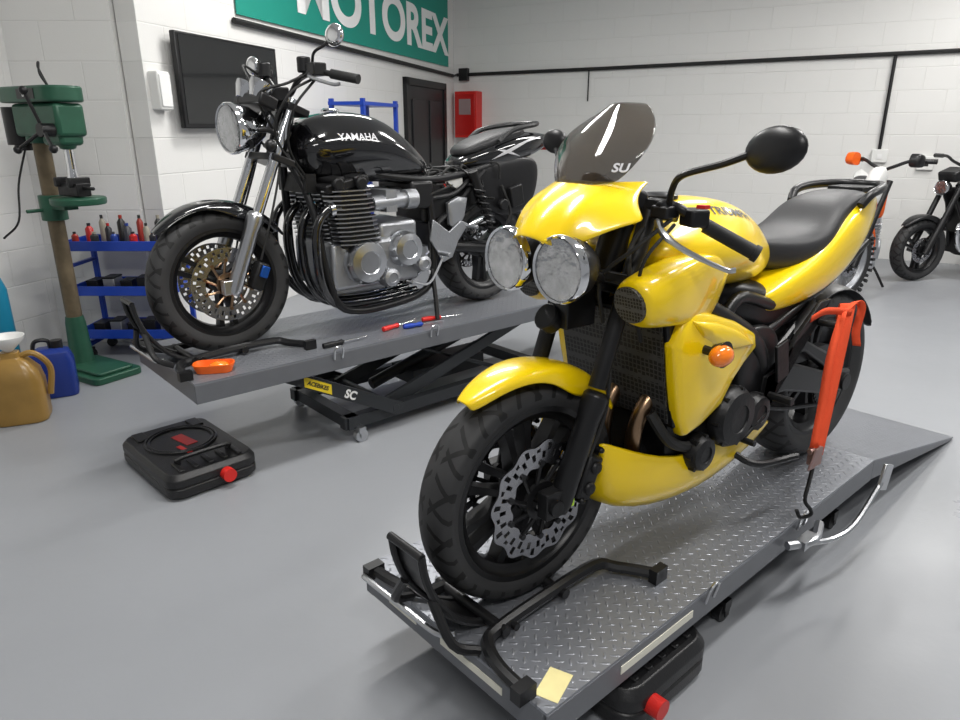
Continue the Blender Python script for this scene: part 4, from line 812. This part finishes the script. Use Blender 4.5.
# ================================================================ OIL DRAIN PANS
def pan(loc,rot,label,cy=-.1,sc=1.,h0=.13):
    t=thing("oil_drain_pan",label,"drain pan",loc,rot)
    h=h0*sc
    b=B(); b.loft([[(x*k*sc,y*k*sc,z) for x,y in rrect(.56,.38,.06)] for k,z in((.94,0.002),(1,.02),(1,h*.45),(.97,h*.5),(1,h*.55),(1,h*.80),(.93,h))]); b.ob("pan_body",HDPE,t,"black moulded plastic pan body",bev=.003)
    b=B()
    for r0 in(.15,.135): b.lathe([(r0*sc,h-.002),(r0*sc,h+.008),((r0-.01)*sc,h+.008),((r0-.01)*sc,h-.002)],(-.06*sc,0,0),(0,0,1),40,True)
    for i in range(5): b.box((.2*sc,-.12*sc+.06*i*sc,h+.002),(.09*sc,.02*sc,.01))
    b.box((-.2*sc,.12*sc,h+.004),(.09*sc,.05*sc,.01)); b.box((-.2*sc,-.12*sc,h+.004),(.09*sc,.05*sc,.01)); b.ob("pan_ribs",HDPE,t,bev=.003)
    b=B(); b.tube([(.16*sc,.10*sc,h),(.17*sc,.10*sc,h+.025),(.17*sc,-.10*sc,h+.025),(.16*sc,-.10*sc,h)],.010*sc,k=4); b.ob("handle",HDPE,t)
    b=B(); b.cyl((.27*sc,cy*sc,h*.55),(.315*sc,cy*sc,h*.55),.028*sc,n=20); b.ob("screw_cap",RED,t,"red screw cap")
    b=B(); b.box((-.05*sc,.01*sc,h+.0015),(.13*sc,.05*sc,.002),(0,0,8)); b.ob("red_marking",RED,t)
    b=B(); b.box((.05*sc,-.03*sc,h+.0015),(.10*sc,.02*sc,.002),(0,0,8)); b.ob("red_marking",RED,t)
    return t
pan((-1.27,2.72,0),math.radians(-45),"black plastic oil drain pan with red cap on the grey floor",.04,1.,.11)
pan((.315,1.60,0),LROT-pi/2,"black plastic oil drain pan with red cap pushed under the lift",-.1,.95)
J=thing("oil_jug","oil stained mustard plastic jug holding a white funnel","jug",(-2.33,3.25,0),.4)
b=B(); b.loft([[(x*k,y*k,z) for x,y in rrect(.25,.2,.06)] for k,z in((.95,0.002),(1,.02),(1,.2),(.9,.26),(.6,.31),(.35,.33),(.33,.36))]); b.ob("jug_body",MUST,J,bev=.003)
b=B(); b.tube([(.03,0,.33),(.1,0,.34),(.16,0,.26),(.14,0,.12)],.015); b.ob("handle",MUST,J)
b=B(); b.lathe([(.012,.3),(.015,.36),(.075,.42),(.08,.44),(.074,.44),(.012,.37)],(0,0,0),(0,0,1),24); b.ob("funnel",WHP,J)
K=thing("plastic_canister","blue plastic canister with black cap on the floor","canister",(-2.36,3.60,0),.5)
b=B(); b.loft([[(x*k,y*k,z) for x,y in rrect(.22,.16,.04)] for k,z in((.95,0.002),(1,.02),(1,.2),(.85,.25),(.5,.27))]); b.ob("canister_body",mat("navy_plastic",(.01,.03,.2),.35),K,bev=.003)
b=B(); b.cyl((.04,0,.26),(.04,0,.31),.03); b.tube([(-.08,0,.24),(-.06,0,.31),(.0,0,.31),(.01,0,.26)],.011); b.ob("cap_and_handle",SAT,K)
def onlift(s,w): p=V((-1.317,2.721,0))+U*s+V((-U.y,U.x,0))*w; return (p.x,p.y,.48)
O1=thing("parts_tray","small orange plastic parts tray on the raised lift deck","tray",onlift(.12,-.24),.2)
b=B(); b.loft([[(x*k,y*k,z) for x,y in rrect(.16,.09,.035)] for k,z in((.85,.001),(1,.03),(1,.035),(.93,.035),(.8,.012))]); b.ob("tray_body",ORP,O1)
b=B(); b.sph((.02,0,.022),(.04,.03,.018),12); b.ob("tray_insert",ORG,O1)
for i,(s_,w_,r_,m_) in enumerate(((.95,-.22,.9,RED),(1.05,-.25,.6,BLUE),(.6,-.27,.75,SAT),(1.2,-.2,.5,RED))):
    t=thing("screwdriver","screwdriver with coloured handle lying on the raised lift deck","screwdriver",onlift(s_,w_),r_,"hand tools on the raised lift")
    b=B(); b.lathe([(0,-.01),(.012,-.005),(.013,.04),(.009,.06),(.013,.09),(.006,.1)],(0,0,.0135),(1,0,0),12); b.ob("handle",m_,t)
    b=B(); b.cyl((.09,0,.0135),(.22,0,.0135),.0035); b.ob("shaft",CHR,t)
rk=thing("blue_rack","blue steel shelving frame standing against the wall","shelving",(-1.05,6.7,0),LA)
b=B()
for x in(-.35,.35):
    for y in(-.15,.15): b.box((x,y,.83),(.035,.035,1.66))
    b.box((x,0,.15),(.03,.3,.03))
b.ob("rack_post_frame",BLUE,rk)
for z in(.5,1.1,1.62): b=B(); b.box((0,0,z),(.75,.34,.03)); b.ob("shelf",BLUE,rk)
# ---------------------------------------------------------------- world, camera
w=bpy.data.worlds.new("room_world"); bpy.context.scene.world=w; w.use_nodes=True
w.node_tree.nodes["Background"].inputs[0].default_value=(.95,.97,1,1); w.node_tree.nodes["Background"].inputs[1].default_value=.28
cd_=bpy.data.cameras.new("camera"); cam=bpy.data.objects.new("camera",cd_); COL.objects.link(cam)
cd_.sensor_width=36; cd_.lens=36*690/960; cd_.clip_start=.05
cam.location=(0,0,1.4); cam.rotation_euler=(math.radians(90)-math.atan(1/3),0,0)
bpy.context.scene.camera=cam
bpy.context.scene.view_settings.view_transform='Standard'
